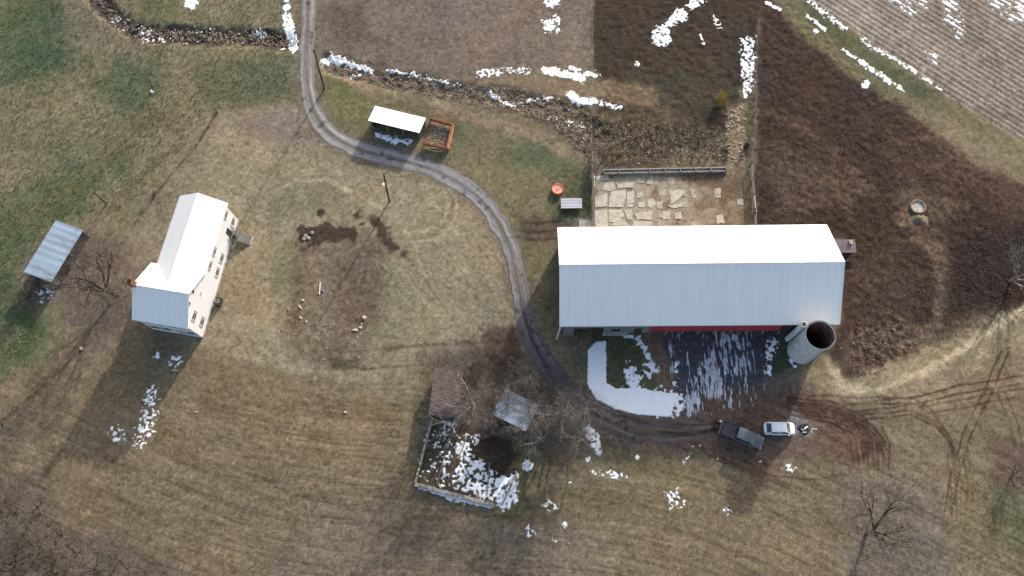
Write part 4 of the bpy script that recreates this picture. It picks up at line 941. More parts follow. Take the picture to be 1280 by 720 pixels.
# round concrete tank in the churned field
x, y = G(1147.5, 258, .3); e = empty('round_tank', (x, y, 0)); tag(e, 'round sunken concrete tank on a low mound in the dark field', 'tank')
MB().ring((0, 0), .95, 1.12, -.1, .4).build('tank_wall', mat('stained_concrete', (.24, .20, .155), rough=.95, var=.35, scale=2, bump=.8), e)
MB().prism([(.94*math.cos(2*PI*i/24), .94*math.sin(2*PI*i/24)) for i in range(24)], -.05, .2).build('tank_cover', M_PALEWOOD, e)
M_MOUND = mat('mound_soil', (.17, .14, .10), rough=1, var=.35, scale=2, bump=1, bscale=5, bdist=.06)
def mound(label, c, rx, ry, h, mt, seed=0, name='soil_mound', cat='mound'):
    k, rr = 40, 14; vs = [(0, 0, h)]; fs = []; rg = np.random.RandomState(seed)
    for j in range(1, rr+1):
        for i in range(k):
            a = 2*PI*i/k; q = j/rr; x = math.cos(a)*rx*q; y = math.sin(a)*ry*q
            wob = 1+.18*math.sin(3*a+seed)+.1*math.sin(5*a+2*seed); x *= 1+(wob-1)*q; y *= 1+(wob-1)*q
            vs.append((x, y, h*(.5+.5*math.cos(PI*q))*(.85+.3*rg.rand())-.06*q))
    for i in range(k): fs.append((0, 1+i, 1+(i+1) % k))
    for j in range(rr-1):
        for i in range(k): a = 1+j*k; b = a+k; fs.append((a+i, b+i, b+(i+1) % k, a+(i+1) % k))
    m = MB(); m.add(vs, fs); o = m.build(name, mt, None, smooth=True); o.location = (c[0], c[1], zg(*c)); return tag(o, label, cat)
mound('low trampled soil mound below the round tank', G(1148, 274), 1.9, 1.3, .4, M_MOUND, 3)

# ------------------------------------------------------------------ poles
def pole(name, label, base, top, h, rad, arm=False, cat='pole'):
    bx, by = G(*base); tx_, ty_ = G(*top, h); e = empty(name, (bx, by, 0)); tag(e, label, cat)
    d = Vector((tx_-bx, ty_-by, h)); MB().tube((0, 0, -.4), d, rad, rad*.7, k=8).build('shaft', M_BARK, e)
    if arm:
        q = Vector(d)*.94; m = MB(); m.hexa([(q.x-1, q.y-.5, q.z-.06), (q.x+1, q.y+.42, q.z-.06), (q.x+1, q.y+.54, q.z-.06), (q.x-1, q.y-.38, q.z-.06)], [(q.x-1, q.y-.5, q.z+.06), (q.x+1, q.y+.42, q.z+.06), (q.x+1, q.y+.54, q.z+.06), (q.x-1, q.y-.38, q.z+.06)])
    return e, d
e, d = pole('utility_pole', 'tall dark utility pole on the lawn above the muddy patch', (486.5,252), (479.5,218), 9.0, .15)
m = MB(); q = d*.62; m.tube((q.x-.32, q.y+.1, q.z-.35), (q.x-.32, q.y+.1, q.z+.2), .2, k=10); m.build('transformer', M_TRIM, e)
m = MB(); q = d*.97; m.tube((q.x-.25, q.y+.2, q.z), (q.x+.25, q.y-.2, q.z), .05, k=6); m.build('crossarm', M_BARK, e)
e, d = pole('utility_pole', 'tall dark utility pole on the right verge of the drive', (405,111), (392,62), 10.7, .15)
m = MB(); q = d*.95; m.tube((q.x-.35, q.y+.2, q.z), (q.x+.35, q.y-.2, q.z), .05, k=6); m.build('crossarm', M_BARK, e)
pole('short_pole', 'short leaning pole in the pasture above the left shed', (133,255), (116.5,240), 4.6, .12)
pole('fence_post', 'single post at the corner of the lawn below the left brook', (271.5,140), (267,135), 2.0, .1, cat='post')
pole('fence_post', 'single post standing halfway between the lawn corner post and the leaning pole', (193,244), (191,239.5), 1.7, .09, cat='post')
pole('fence_post', 'dark post at the far left edge below the left shed', (2,533), (0,529), 1.6, .1, cat='post')
pole('fence_post', 'short thick post left of the drive near the brook', (358,99), (354.5,92), 1.8, .09, cat='post')
e, d = pole('fence_post', 'dark post beside a small white marker in the north west pasture', (191,112), (186,100), 2.6, .09, cat='post')
x, y = G(190, 115); o = MB().box(-.16, -.25, -.05, .16, .25, .28).build('salt_block', M_TRIM, None, bevel=.05); o.location = (x, y, zg(x, y)); o.rotation_euler.z = .5; tag(o, 'small white block lying beside the pasture post', 'block')
x, y = G(933, 183); MB_ = MB(); MB_.tube((0, 0, -.2), (.03, .02, 1.35), .42, .34, k=10); o = MB_.build('stump', M_BARK); o.location = (x, y, 0); tag(o, 'thick dark tree stump on the paddock lane', 'stump')
x, y = G(722, 279.5); o = MB().box(-.95, -.8, -.1, .95, .75, .16).build('concrete_pad', M_CONC, None, bevel=.03); o.location = (G(733,281)[0]-.2, G(733,281)[1], 0); tag(o, 'grey concrete block step at the barn corner of the stock yard', 'concrete block')

# ------------------------------------------------------------------ ruined garden walls
def drywall(label, a, b, h, wd, mt=M_STONE, cat='wall', name='stone_wall'):
    L = math.dist(a, b); e = empty(name, (*a, 0), math.atan2(b[1]-a[1], b[0]-a[0])); tag(e, label, cat)
    rg = random.Random(int(L*100)); m = MB(); x = 0
    while x < L:
        l = rg.uniform(.3, .7); z = -.1
        while z < h-.05:
            dz = rg.uniform(.14, .24); j = rg.uniform(-.05, .05)
            m.box(x+.01, -wd/2+j, z, min(x+l-.01, L), wd/2+j*.5, z+dz-.008); z += dz
        x += l
    m.build('stone_courses', mt, e, bevel=.02); return e
drywall('long low stone wall closing the bottom of the snowy garden', G(519,605.5), G(617,631.5), .6, .5)
drywall('low stone wall up the left side of the snowy garden', G(541,522), G(519.5,603), .4, .3)
drywall('stone stub wall slanting up the right corner of the snowy garden', G(627,632), G(646,592), .25, .2)
for lab, a, b in (('first weathered timber edging inside the snowy garden counted from the left', (562,548), (546,606)), ('second weathered timber edging inside the snowy garden counted from the left', (584,545), (573,575)), ('third timber edging inside the snowy garden beside the deepest snow', (612,578), (609,618))):
    p, q = G(*a), G(*b); L = math.dist(p, q); o = MB().box(0, -.06, -.1, L, .06, .22).box(.0, -.09, -.1, .14, -.061, .35).build('timber_edging', M_GREYWOOD); o.location = (*p, 0); o.rotation_euler.z = math.atan2(q[1]-p[1], q[0]-p[0]); tag(o, lab, 'timber edging')

# ------------------------------------------------------------------ vehicles
M_TYRE = mat('tyre_rubber', (.018, .018, .018), rough=.8, var=.1, bump=.2); M_RIM = mat('rim_metal', (.35, .35, .36), rough=.35, metal=.6, var=.05, bump=0)
M_WPAINT = mat('white_car_paint', (.74, .76, .80), rough=.3, var=.04, bump=0, spec=.5); M_GPAINT = mat('slate_truck_paint', (.085, .10, .118), rough=.35, var=.12, scale=1.2, bump=.05, spec=.5)
M_CGLASS = mat('car_glass', (.025, .035, .05), rough=.08, var=.1, bump=0, spec=.7); M_CGLASS2 = mat('windscreen_glass', (.11, .15, .14), rough=.15, var=.2, bump=0, spec=.6)
M_LAMP = mat('headlight_lens', (.65, .65, .62), rough=.2, var=.05, bump=0); M_TAIL = mat('tail_lens', (.35, .02, .02), rough=.25, var=.05, bump=0)
M_BEDC = mat('bed_cover', (.05, .044, .06), rough=.6, var=.2, scale=2, bump=.3)
def loft(st, k=4):
    """stations (x, halfwidth, z0, z1, corner radius): rounded lofted hull along x"""
    m = MB(); rings = []
    for x, hw_, z0, z1, r_ in st:
        ring = []
        for (cy_, cz, a0) in ((hw_-r_, z1-r_, 0), (-hw_+r_, z1-r_, 90), (-hw_+r_*.5, z0+r_*.5, 180), (hw_-r_*.5, z0+r_*.5, 270)):
            rr_ = r_ if a0 < 180 else r_*.5
            for i in range(k+1):
                a = R(a0+90*i/k); ring.append((x, cy_+rr_*math.cos(a), cz+rr_*math.sin(a)))
        rings.append(ring)
    N = len(rings[0]); vs = [p for r_ in rings for p in r_]; fs = []
    for j in range(len(rings)-1):
        for i in range(N): a = j*N; b = a+N; fs.append((a+i, a+(i+1) % N, b+(i+1) % N, b+i))
    fs += [tuple(range(N))[::-1], tuple(range((len(rings)-1)*N, len(rings)*N))]
    m.add(vs, fs); return m
def wheels(e, xs, yw, r_, wd=.22):
    for x in xs:
        for s in (-1, 1):
            wroot = MB().tube((x, s*(yw-wd), r_), (x, s*yw, r_), r_*.55, k=16).build('wheel', M_RIM, e)
            m = MB(); K = 24; vs = []; fs = []
            prof = [(r_*.6, -wd+.01), (r_*.94, -wd+.01), (r_, -wd+.05), (r_, -.04), (r_*.94, .005), (r_*.6, .005)]
            for i in range(K):
                a = 2*PI*i/K
                for pr_, py_ in prof: vs.append((x+pr_*math.cos(a), s*(yw+py_), r_+pr_*math.sin(a)))
            n_ = len(prof)
            for i in range(K):
                for j in range(n_): fs.append((i*n_+j, i*n_+(j+1) % n_, ((i+1) % K)*n_+(j+1) % n_, ((i+1) % K)*n_+j))
            m.add(vs, fs); m.build('tyre', M_TYRE, wroot, smooth=False)
def greenhouse(e, x0, x1, x2, x3, hw0, hw1, z0, z1, paint):
    """x0..x3: base rear, roof rear, roof front, base front"""
    MB().hexa([(x0, -hw0, z0), (x3, -hw0, z0), (x3, hw0, z0), (x0, hw0, z0)], [(x1, -hw1, z1), (x2, -hw1, z1), (x2, hw1, z1), (x1, hw1, z1)]).build('side_windows', M_CGLASS, e)
    # windscreen sheets proud of the dark glasshouse
    def sheet(xa, za, xb, zb, ha, hb, nm, mt, dx):
        MB().hexa([(xa+dx, -ha, za), (xb+dx, -hb, zb), (xb+dx, hb, zb), (xa+dx, ha, za)], [(xa+dx*2, -ha, za+.012), (xb+dx*2, -hb, zb+.012), (xb+dx*2, hb, zb+.012), (xa+dx*2, ha, za+.012)]).build(nm, mt, e)
    sheet(x3, z0, x2, z1, hw0-.1, hw1-.08, 'windscreen', M_CGLASS2, .012)
    sheet(x0, z0, x1, z1, hw0-.12, hw1-.1, 'rear_window', M_CGLASS, -.012)
    o = loft([(x1-.06, hw1-.06, z1-.02, z1+.03, .02), (x1+.1, hw1+.02, z1-.03, z1+.06, .03), ((x1+x2)/2, hw1+.03, z1-.03, z1+.085, .03), (x2-.1, hw1+.02, z1-.03, z1+.06, .03), (x2+.05, hw1-.06, z1-.02, z1+.03, .02)], 3).build('roof', paint, e, smooth=True)
    m = MB()
    for s in (-1, 1):
        for (xa, xb, wd) in ((x3, x2, .045), (x0, x1, .06)): m.tube((xa, s*(hw0-.02), z0), (xb, s*(hw1-.01), z1), wd, k=5)
        xm_ = (x1+x2)/2; m.tube((xm_, s*(hw0), z0), (xm_, s*(hw1+.01), z1), .045, k=5)
    m.build('pillars', paint, e)
    return o
# white car
cxw, cyw = G(974.4, 535.5, .8); car = empty('white_car', (cxw, cyw, .0), R(-1)); tag(car, 'white hatchback car parked in the muddy turning area', 'car')
loft([(-2.12, .62, .35, .72, .1), (-2.0, .78, .25, .88, .14), (-1.6, .86, .22, .96, .14), (-.8, .88, .22, .97, .13), (.6, .88, .22, .96, .13), (1.35, .86, .22, .95, .16), (1.8, .8, .24, .86, .18), (2.02, .7, .28, .74, .16), (2.12, .52, .34, .62, .1)]).build('body', M_WPAINT, car, smooth=True)
greenhouse(car, -1.78, -1.2, .78, 1.42, .78, .6, .9, 1.42, M_WPAINT)
MB().box(.2, -.04, 1.505, .35, .04, 1.53).box(-1.15, -.5, 1.49, .6, -.47, 1.53).box(-1.15, .47, 1.49, .6, .5, 1.53).build('roof_rails', M_TRIM, car)
wheels(car, (-1.32, 1.3), .88, .31)
for s in (-1, 1):
    loft([(1.86, .12, .55, .7, .04), (2.07, .09, .52, .66, .04)], 2).build('headlight', M_LAMP, car).location = (0, s*.56, .03)
    MB().box(-2.14, s*.66-.1, .62, -2.02, s*.66+.1, .82).build('taillight', M_TAIL, car)
    MB().box(1.05, s*.97-.09, .95, 1.2, s*.97+.09, 1.07).build('mirror', M_WPAINT, car, bevel=.02)
# pickup truck
tx0, ty0 = G(905.2, 535, 1.); tx1, ty1 = G(950.7, 553.2, 1.)
tk = empty('pickup_truck', ((tx0+tx1)/2, (ty0+ty1)/2, 0), math.atan2(ty1-ty0, tx1-tx0)); tk.scale = (1.1, 1.1, 1.1); tag(tk, 'slate grey pickup truck with a dark covered bed', 'pickup truck')
loft([(-.72, .86, .42, 1.02, .08), (-.3, .88, .38, 1.05, .1), (1.3, .88, .38, 1.05, .12), (1.75, .87, .38, 1.05, .16), (2.2, .82, .4, 1.0, .18), (2.48, .74, .42, .9, .16), (2.6, .6, .46, .76, .12)]).build('body', M_GPAINT, tk, smooth=True)
b_ = MB().box(-2.6, -.88, .45, -.74, .88, .6)
b_.box(-2.6, -.88, .6, -.74, -.8, 1.12).box(-2.6, .8, .6, -.74, .88, 1.12).box(-.8, -.795, .6, -.74, .795, 1.12)
b_.build('cargo_bed', M_BEDC, tk, bevel=.02)
MB().box(-2.64, -.79, .55, -2.605, .79, 1.1).build('tailgate', M_BEDC, tk, bevel=.01)
MB().box(-2.58, -.79, 1.0, -.82, .79, 1.06).build('bed_cover', M_BEDC, tk, bevel=.02)
greenhouse(tk, -.78, -.66, .92, 1.62, .8, .68, 1.0, 1.66, M_GPAINT)
wheels(tk, (-1.75, 1.62), .9, .38, .25)
for s in (-1, 1):
    MB().box(2.42, s*.62-.13, .68, 2.56, s*.62+.1, .86).build('headlight', M_LAMP, tk, bevel=.02)
    MB().box(-2.655, s*.84-.04, .75, -2.6, s*.84+.04, 1.0).build('taillight', M_TAIL, tk)
    MB().box(1.15, s*1.02-.11, 1.05, 1.3, s*1.02+.11, 1.25).build('mirror', M_GPAINT, tk, bevel=.02)
MB().box(2.55, -.78, .42, 2.68, .78, .62).box(-2.78, -.82, .42, -2.66, .82, .6).build('bumper', M_RIM, tk, bevel=.03)
MB().box(1.75, -.02, 1.055, 2.4, .02, 1.07).build('hood_crease', M_GPAINT, tk)
# buckets and brush behind the truck
for lab, p, r_ in (('larger white round bucket by the truck tailgate', (903.4,529.8), .2), ('smaller white bucket just above the larger bucket by the truck', (901,526.3), .15)):
    x, y = G(*p, .4); e = empty('bucket', (x, y, 0)); tag(e, lab, 'bucket')
    MB().tube((0, 0, 0), (0, 0, r_*2), r_*.85, r_, k=16).build('bucket_body', M_TRIM, e); MB().tube((0, 0, r_*2.002), (0, 0, r_*2+.03), r_*1.06, k=16).build('lid', M_TRIM, e)
# ash patch with scraps by the white car
x, y = G(1004.5, 536); M_ASH = mat('ash_and_char', (.016, .017, .025), rough=.95, var=.4, scale=3, bump=.8)
mound('dark ash heap on the gravel patch in front of the white car', (x, y), 1.15, 1.0, .18, M_ASH, 5, name='ash_heap', cat='ash heap')
for i, (p, ln, a, lab) in enumerate((((1007.5,534.5), .45, 35, 'pale board on the ash heap tilted up to the right'), ((1003,537), .3, -20, 'short pale board on the left of the ash heap'), ((1005.5,540.3), .42, 3, 'pale board level along the lower edge of the ash heap'), ((1015,538), .5, 75, 'whitish plank standing left of the scrap beside the ash heap'), ((1018.5,536), .5, 0, 'whitish plank lying to the right of the ash heap'))):
    x, y = G(*p, .15); o = MB().box(-ln*.7, -.09, 0, ln*.7, .09, .04).build('scrap_board', M_PALEWOOD if i else M_TRIM); o.location = (x, y, .16 if i < 3 else .04); o.rotation_euler = (0, .05, R(a)); tag(o, lab, 'board')

# ------------------------------------------------------------------ stones, pipe and litter on the dirt patch
def stone_mesh(seed, r_=1.0):
    rg = random.Random(seed); import bmesh
    bm = bmesh.new(); bmesh.ops.create_icosphere(bm, subdivisions=2, radius=r_)
    for v in bm.verts: v.co *= rg.uniform(.82, 1.12); v.co.z *= .6
    me = bpy.data.meshes.new('stone'); bm.to_mesh(me); bm.free(); return me
SM = [stone_mesh(i) for i in range(5)]
for m_ in SM: m_.materials.append(M_PALESTONE)
SM2 = [m_.copy() for m_ in SM]
for m_ in SM2: m_.materials.clear(); m_.materials.append(M_STONE)
def stone(p, r_, label, group=None, pale=True, i=0, asp=1.0, rz=0):
    x, y = G(*p); o = bpy.data.objects.new('stone', (SM if pale else SM2)[i % 5]); COL.objects.link(o)
    o.location = (x, y, zg(x, y)+r_*.25); o.scale = (r_*asp, r_, r_); o.rotation_euler.z = rz; tag(o, label, 'stone', group); return o
stone((455.5,397.5), .33, 'largest pale stone at the right edge of the dirt patch', i=0)
stone((452,405), .18, 'smallest pale stone between the two right edge stones', i=1)
stone((450.5,409.5), .26, 'middle pale stone of the right edge row', i=2)
stone((444.5,413), .22, 'long flat pale stone at the lower end of the right edge row', i=3, asp=2.2, rz=R(-8))
stone((378.5,375.5), .24, 'round pale stone high on the left of the dirt patch', i=4)
stone((375,384), .16, 'thin slanting stone below the round pale stone', i=1, asp=3, rz=R(-50))
stone((376,397.5), .18, 'stubby slanting stone left of the dirt patch middle', i=2, asp=1.9, rz=R(-35))
stone((383,402.5), .18, 'rounded stone right below the stubby slanting stone', i=3)
stone((431.5,515.5), .2, 'lone white stone on the field below the lawn', i=0)
stone((245,515), .14, 'white pebble pair on the field right of the farmhouse shadow', i=1, asp=2)
stone((102,436), .3, 'pale stone on the diagonal track below the left tree', i=2)
stone((875,557), .17, 'whitish stone on the field edge below the buckets', i=3); stone((866,558), .16, 'flat whitish stone left of the stone below the buckets', i=4, asp=1.5)
stone((897,574), .16, 'stone on the mud below the truck', i=1); stone((950,577), .17, 'pale stone between the truck and the field below', i=2, asp=1.6, rz=.4)
rg = random.Random(12)
for i in range(34):
    u, v = rg.random(), rg.random(); px_, py_ = 358+u*100+rg.uniform(-6, 6), 405+v*46-(u < .3)*20
    stone((px_, py_), rg.uniform(.07, .13), 'small brown fieldstone scattered on the lower half of the dirt patch', 'small fieldstones on the dirt patch', pale=rg.random() < .25, i=i)
for i, (px_, py_) in enumerate([(386,298), (390,291), (382,295), (380,299)]):
    stone((px_, py_), .3, 'stone sitting in the left dark mud hollow', 'stones in the dark mud hollow', pale=False, i=i)
M_BLUE = mat('blue_tarp', (.09, .12, .20), rough=.5, var=.3, scale=6, bump=.4)
x, y = G(399.8, 361); e = empty('white_pipe', (x, y, .02), R(90)); tag(e, 'thin white pipe lying beside the blue tarp scrap on the dirt patch', 'pipe')
MB().tube((-.9, 0, .06), (.9, 0, .06), .06, k=8).build('pipe_body', M_TRIM, e); MB().tube((.85, 0, .06), (1.0, 0, .06), .08, k=8).build('pipe_collar', M_TRIM, e)
def rag(label, p, rx, ry, seed):
    x, y = G(*p); o = mound(label, (x, y), rx, ry, .14, M_BLUE, seed, name='tarp_scrap', cat='tarp'); return o
rag('crumpled blue tarp scrap beside the white pipe', (403.5,364), .35, .45, 2); rag('blue grey tarp scrap at the left foot of the dirt patch', (352.5,413), .35, .3, 4)

# loose rubble filling both brook beds
def rubble(label, prim, cnt, seed, mt, rmin=.08, rmax=.22, dens=None):
    rg = random.Random(seed); x0, y0, x1, y1 = bbox(prim); m = MB(); k = 0; tries = 0
    ico = [(0, 0, 1), (.9, 0, .3), (.28, .85, .3), (-.72, .53, .3), (-.72, -.53, .3), (.28, -.85, .3), (0, 0, -1)]
    fcs = [(0, i, i % 5+1) for i in range(1, 6)]+[(6, i % 5+1, i) for i in range(1, 6)]
    while k < cnt and tries < cnt*12:
        tries += 1; px_, py_ = rg.uniform(x0, x1), rg.uniform(y0, y1)
        if sdist(np.array([px_]), np.array([py_]), prim)[0] < rg.random()*4: continue
        x, y = G(px_, py_); r_ = rg.uniform(rmin, rmax)*(1.6 if rg.random() < .08 else 1); z = zg(x, y)+.02; a = rg.random()*6; c_, s_n = math.cos(a), math.sin(a); sx_ = rg.uniform(.7, 1.6)
        m.add([(x+(p[0]*c_*sx_-p[1]*s_n)*r_*rg.uniform(.8, 1.2), y+(p[0]*s_n*sx_+p[1]*c_)*r_*rg.uniform(.8, 1.2), z+p[2]*r_*.6) for p in ico], fcs); k += 1
    o = m.build('rubble', mt); tag(o, label, 'rubble', None, 'stuff')
M_RUB = mat('brook_rubble', (.16, .125, .095), rough=.95, var=.4, scale=.9, bump=.5)
M_RUBL = mat('pale_rubble', (.30, .245, .18), rough=.95, var=.35, scale=.9, bump=.5)
rubble('stones and clods filling the brook bed left of the drive', S(15, *stream_a), 900, 5, M_RUB)
rubble('dark clods and tussocks along the brook right of the drive', LAYS_RUB, 2600, 6, M_RUB, .06, .14)
rubble('pale clods and stones along the brook right of the drive', LAYS_RUB, 1300, 7, M_RUBL, .05, .12)
rubble('pale clods littering the paddock above the feed bunk', P((750,150),(905,165),(906,206),(760,206)), 500, 8, M_RUBL, .05, .12)
rubble('churned clods of soil east of the silo', P((1048,425),(1120,400),(1150,430),(1100,470),(1060,476)), 260, 9, M_RUB, .05, .12)
rubble('pale churned clods east of the silo', P((1048,425),(1120,400),(1150,430),(1100,470),(1060,476)), 70, 10, M_RUBL, .05, .09)
rubble('loose stones on the light bank around the paddock lane', P((905,135),(932,130),(932,205),(908,206)), 90, 12, M_RUBL, .1, .24)
M_STRAW = mat('straw_litter', (.34, .28, .19), rough=1, var=.3, scale=2, bump=.3)
rubble('straw and clods inside the rusty pen', P((539,153),(563,160),(557,182),(533,176)), 160, 13, M_STRAW, .06, .13)

# grass tussocks: short blades standing where the turf is rough
def tussocks(label, prim, cnt, seed, rgb, hmin=.12, hmax=.3):
    rg = np.random.RandomState(seed); x0, y0, x1, y1 = bbox(prim)
    px_ = rg.uniform(x0, x1, cnt*2); py_ = rg.uniform(y0, y1, cnt*2); ok = sdist(px_, py_, prim) > rg.rand(cnt*2)*12
    px_, py_ = px_[ok][:cnt], py_[ok][:cnt]; vs = []; fs = []
    for i in range(len(px_)):
        x, y = G(px_[i], py_[i]); z = zg(x, y); b = len(vs)
        for j in range(5):
            a = rg.rand()*6.28; h = rg.uniform(hmin, hmax); l = h*rg.uniform(.3, 1.2); wd = rg.uniform(.02, .05); c_, s_n = math.cos(a), math.sin(a)
            vs += [(x-s_n*wd, y+c_*wd, z-.02), (x+s_n*wd, y-c_*wd, z-.02), (x+c_*l, y+s_n*l, z+h)]; fs.append((b+3*j, b+3*j+1, b+3*j+2))
    m = MB(); m.v = vs; m.f = fs; o = m.build('grass', mat('blades_'+str(seed), rgb, rough=.95, var=.3, scale=.6, bump=0)); tag(o, label, 'grass', None, 'stuff')
tussocks('rough green grass tussocks of the north west pasture', P((-40,-40),(370,-40),(368,125),(270,140),(170,262),(60,290),(50,440),(-40,540)), 6000, 1, (.15, .15, .075))
tussocks('bleached grass tussocks of the north west pasture', P((-40,-40),(370,-40),(368,125),(270,140),(170,262),(60,290),(50,440),(-40,540)), 2600, 2, (.24, .22, .13))
tussocks('bleached tussocks on the bottom fields', P((-20,560),(110,440),(450,495),(640,640),(900,590),(1290,520),(1290,760),(-20,760)), 8000, 3, (.27, .225, .145), .05, .12)
tussocks('dark weeds in the brook and paddock', P((402,80),(560,108),(740,140),(905,150),(905,205),(760,205),(640,140)), 3500, 4, (.14, .11, .07), .12, .3)
tussocks('straw coloured weeds on the churned field', P((950,120),(1100,110),(1290,250),(1290,400),(1060,470),(1052,300),(950,290)), 6000, 5, (.20, .15, .10), .08, .22)

# ------------------------------------------------------------------ trees
def grow(h, spread, seed, levels=5, trunk_frac=.22, r0=None, lean=(0, 0), limbs=4, kids=(5, 5, 4, 4), droop=.0, up=.12):
    rg = random.Random(seed); r0 = r0 or h*.022
    segs = []           # (p0, p1, r0, r1, level)
    def branch(p, d, L, r_, lv):
        ns = 5 if lv < 3 else 3; stp = L/ns; pts = [(p.copy(), r_)]
        for i in range(ns):
            j = .22 if lv else .06
            d = (d+Vector((rg.gauss(0, j), rg.gauss(0, j), rg.gauss(0, j)+(up if lv in (1, 2) else .02)))).normalized()
            p = p+d*stp; rr_ = r_*(1-.55*(i+1)/ns) if lv else r_*(1-.3*(i+1)/ns)
            segs.append((pts[-1][0], p.copy(), pts[-1][1], rr_, lv)); pts.append((p.copy(), rr_))
        if lv >= levels: return
        nk = limbs if lv == 0 else kids[min(lv-1, len(kids)-1)]
        for k in range(nk):
            t = 1.0 if (lv == 0 and k < 3) else rg.uniform(.3, 1.0)
            if lv == 0 and k >= 3: t = rg.uniform(.65, 1)
            i = min(int(t*ns), ns-1); f = t*ns-i; b = pts[i][0].lerp(pts[i+1][0], f); br = pts[i][1]+(pts[i+1][1]-pts[i][1])*f
            az = (2*PI*k/nk+rg.uniform(-.5, .5)) if lv == 0 else rg.uniform(0, 2*PI)
            o = d.orthogonal().normalized(); o = Matrix.Rotation(az, 3, d) @ o
            an_ = R(rg.uniform(32, 62)) if lv == 0 else R(rg.uniform(25, 65))
            nd = (d*math.cos(an_)+o*math.sin(an_)).normalized()
            if nd.z < -.15: nd.z = abs(nd.z)*.3; nd.normalize()
            lf = (spread*rg.uniform(.75, 1.1)) if lv == 0 else L*rg.uniform(.42, .72)
            branch(b, nd, lf, max(br*rg.uniform(.5, .75) if lv else br*.8, .009), lv+1)
    branch(Vector((0, 0, -.15)), Vector((lean[0], lean[1], 1)).normalized(), h*trunk_frac, r0, 0)
    return segs
def tree_parts(e, segs, mb_, mt_, thin=3):
    a, b = MB(), MB()
    for p0, p1, r0, r1, lv in segs:
        if lv <= thin: a.tube(p0, p1, r0, r1, k=7 if lv < 2 else 5, cap=False)
        else: b.tube(p0, p1, r0, r1, k=3, cap=False)
    a.build('trunk', mb_, e, smooth=True); b.build('crown', mt_, e)
def tree(label, base, h, spread, seed, pale=False, name='bare_tree', cat='tree', group=None, levels=5, **k):
    x, y = G(*base); e = empty(name, (x, y, zg(x, y) if abs(x) < 90 and y > -5 else 0)); tag(e, label, cat, group)
    tree_parts(e, grow(h, spread, seed, levels, **k), M_PBARK if pale else M_BARK, M_PTWIG if pale else M_TWIG); return e
tree('leafless dark tree spreading over the long metal shed', (147,370), 11, 6.6, 11, r0=.3, lean=(-.12, .03), limbs=5, kids=(5, 5, 5, 6))
tree('leafless tree reaching over the rusted shed roof', (592,506), 9.5, 6.2, 22, pale=True, r0=.27, limbs=5, kids=(5, 5, 5, 6), trunk_frac=.2)
tree('pale barked leafless tree beside the drive bend', (704,520), 9.5, 6.2, 33, pale=True, r0=.26, limbs=5, kids=(5, 5, 5, 6), trunk_frac=.2)
tree('pale leafless tree just right of the light blue shed', (678,552), 8.5, 5.8, 44, pale=True, r0=.23, limbs=5, kids=(5, 5, 5, 6), trunk_frac=.2)
tree('leafless tree standing alone low in the right field', (1082,668), 9.5, 6.4, 55, r0=.26, lean=(.1, .04), limbs=5, kids=(5, 5, 5, 6))
tree('whitish leafless tree at the right edge of the dark field', (1262,352), 8, 5.0, 66, pale=True, r0=.26, limbs=5, kids=(4, 4, 3, 3))
tree('forked dark tree at the border of the left thicket', (47,640), 9.5, 4.2, 77, r0=.26, limbs=4, kids=(5, 5, 5, 6))
tree('leafless grey tree between the rusted shed and the light blue shed', (622,520), 8, 5.0, 57, r0=.16, limbs=5, kids=(5, 5, 5, 5), trunk_frac=.2)
tree('slender leafless tree above the drive bend and right of the light blue shed', (722,548), 7, 4.2, 58, pale=True, r0=.13, limbs=5, kids=(5, 5, 5, 5), trunk_frac=.2)
t0_ = tree('leafless tree filling the bottom left corner', (28,704), 9.5, 4.6, 88, r0=.24, kids=(5, 5, 5, 6))
t1_ = tree('small leafless tree at the right end of the left thicket', (125,712), 6.5, 3.6, 99, r0=.17, kids=(6, 5, 4, 3))
def dup(src, label, base, rz, sc_=1.0, group=None):
    x, y = G(*base); c = copy_tree(src, (x, y, 0), rz, sc_); c['label'] = label
    if group: c['group'] = group
    return c
GT = 'leafless trees of the left thicket'
lb = 'bare tree tangled inside the left thicket'
t0_['group'] = GT; t1_['group'] = GT
for i, (bp, rz, sc_, src) in enumerate([((78,668), 1.2, .8, t1_), ((5,668), 2.5, .9, t0_), ((72,716), 4.0, 1.1, t1_), ((-12,622), .7, .8, t0_), ((98,690), 5.2, .9, t1_), ((20,640), 1.0, .75, t1_), ((50,690), 2.9, 1.0, t1_), ((150,700), 2.2, .8, t1_), ((-20,690), 4.4, 1.0, t0_)]):
    dup(src, lb, bp, rz, sc_, GT)
dup(t1_, 'small leafless tree right of the thicket at the bottom edge', (186,722), 2.1, .95); dup(t1_, 'low bare tree farthest right along the lower left edge', (240,738), 3.3, 1.0)
dup(t0_, 'crown of a leafless tree rising over the bottom edge left of centre', (500,742), 1.9, .95); dup(t1_, 'smaller leafless crown on the bottom edge beside the central one', (440,738), .3, 1.1); dup(t1_, 'faint leafless crown at the bottom edge below the snowy garden', (590,745), 5.0, 1.15)
s0_ = tree('grey bare shrub at the north west corner of the stock yard', (751,205), 4.2, 2.6, 131, name='bare_shrub', cat='shrub', r0=.09, trunk_frac=.1, limbs=6, kids=(6, 5, 4), levels=4)
dup(s0_, 'bare shrub above and right of the rusted shed roof', (596,448), 1.3, .95)
dup(s0_, 'bare shrub left of the round top of the drive bend', (618,440), 4.0, .7)
dup(s0_, 'bare brown shrub at the right edge of the lower right field', (1262,598), 2.4, 1.0)
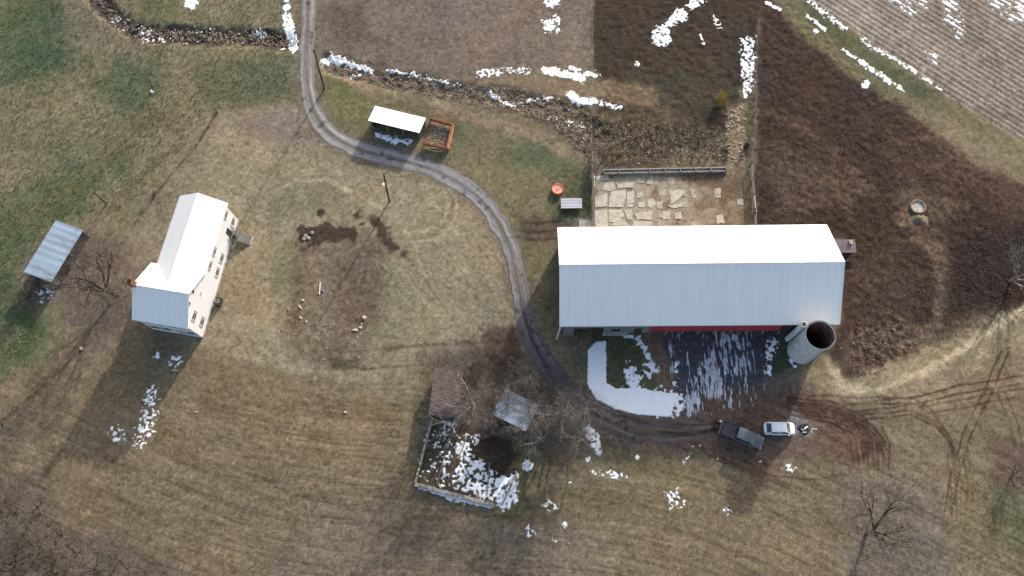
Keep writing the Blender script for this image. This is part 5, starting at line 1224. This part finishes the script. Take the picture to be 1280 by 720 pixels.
dup(s0_, 'bare shrub between the light blue shed and the drive', (690,500), 3.0, 1.0)
dup(s0_, 'bare shrub at the lower end of the long metal shed', (38,372), 5.1, .9)
ysh = tree('yellowish bush by the paddock lane', (903,128), 1.8, 1.5, 141, name='yellow_bush', cat='bush', r0=.05, trunk_frac=.06, limbs=9, kids=(7, 5, 4), levels=4)
M_YEL = mat('yellow_stems', (.30, .22, .06), rough=.95, var=.3, scale=3, bump=0)
for c in ysh.children: c.data.materials.clear(); c.data.materials.append(M_YEL)

# undergrowth: arching stems too many to count
def brush(label, prim, cnt, seed, mt, L=(.5, 1.6)):
    rg = random.Random(seed); x0, y0, x1, y1 = bbox(prim); m = MB(); k = 0
    while k < cnt:
        px_, py_ = rg.uniform(x0, x1), rg.uniform(y0, y1)
        if sdist(np.array([px_]), np.array([py_]), prim)[0] < rg.random()*10: continue
        x, y = G(px_, py_); a = rg.random()*6.28; l = rg.uniform(*L); z = zg(x, y); p = Vector((x, y, z-.05)); d = Vector((math.cos(a)*.7, math.sin(a)*.7, rg.uniform(.2, 1.2))).normalized()
        for i in range(3):
            q = p+d*l/3; m.tube(p, q, .016-.004*i, .012-.004*i, k=3, cap=False); p = q; d = (d+Vector((rg.gauss(0, .25), rg.gauss(0, .25), -.3))).normalized()
        k += 1
    o = m.build('brush', mt); tag(o, label, 'brush', None, 'stuff')
brush('tangled undergrowth of the bottom left thicket', P((-30,590),(40,592),(75,645),(130,665),(210,705),(280,735),(280,760),(-30,760)), 2200, 1, M_TWIG)
brush('dead brush under the trees between the sheds', P((530,440),(640,432),(700,455),(745,505),(735,560),(690,590),(640,550),(560,545)), 2600, 2, M_PTWIG)
brush('dead brush under the tree by the long metal shed', P((60,290),(155,295),(170,390),(110,430),(80,370),(20,370)), 1300, 3, M_TWIG)
brush('dry scrub around the lone tree in the lower right field', P((1070,600),(1190,600),(1200,740),(1060,740)), 900, 4, M_PTWIG, (.3, .9))
brush('dark brush heap behind the truck', P((888,524),(900,524),(899,543),(888,543)), 130, 5, M_BARK, (.4, .9))
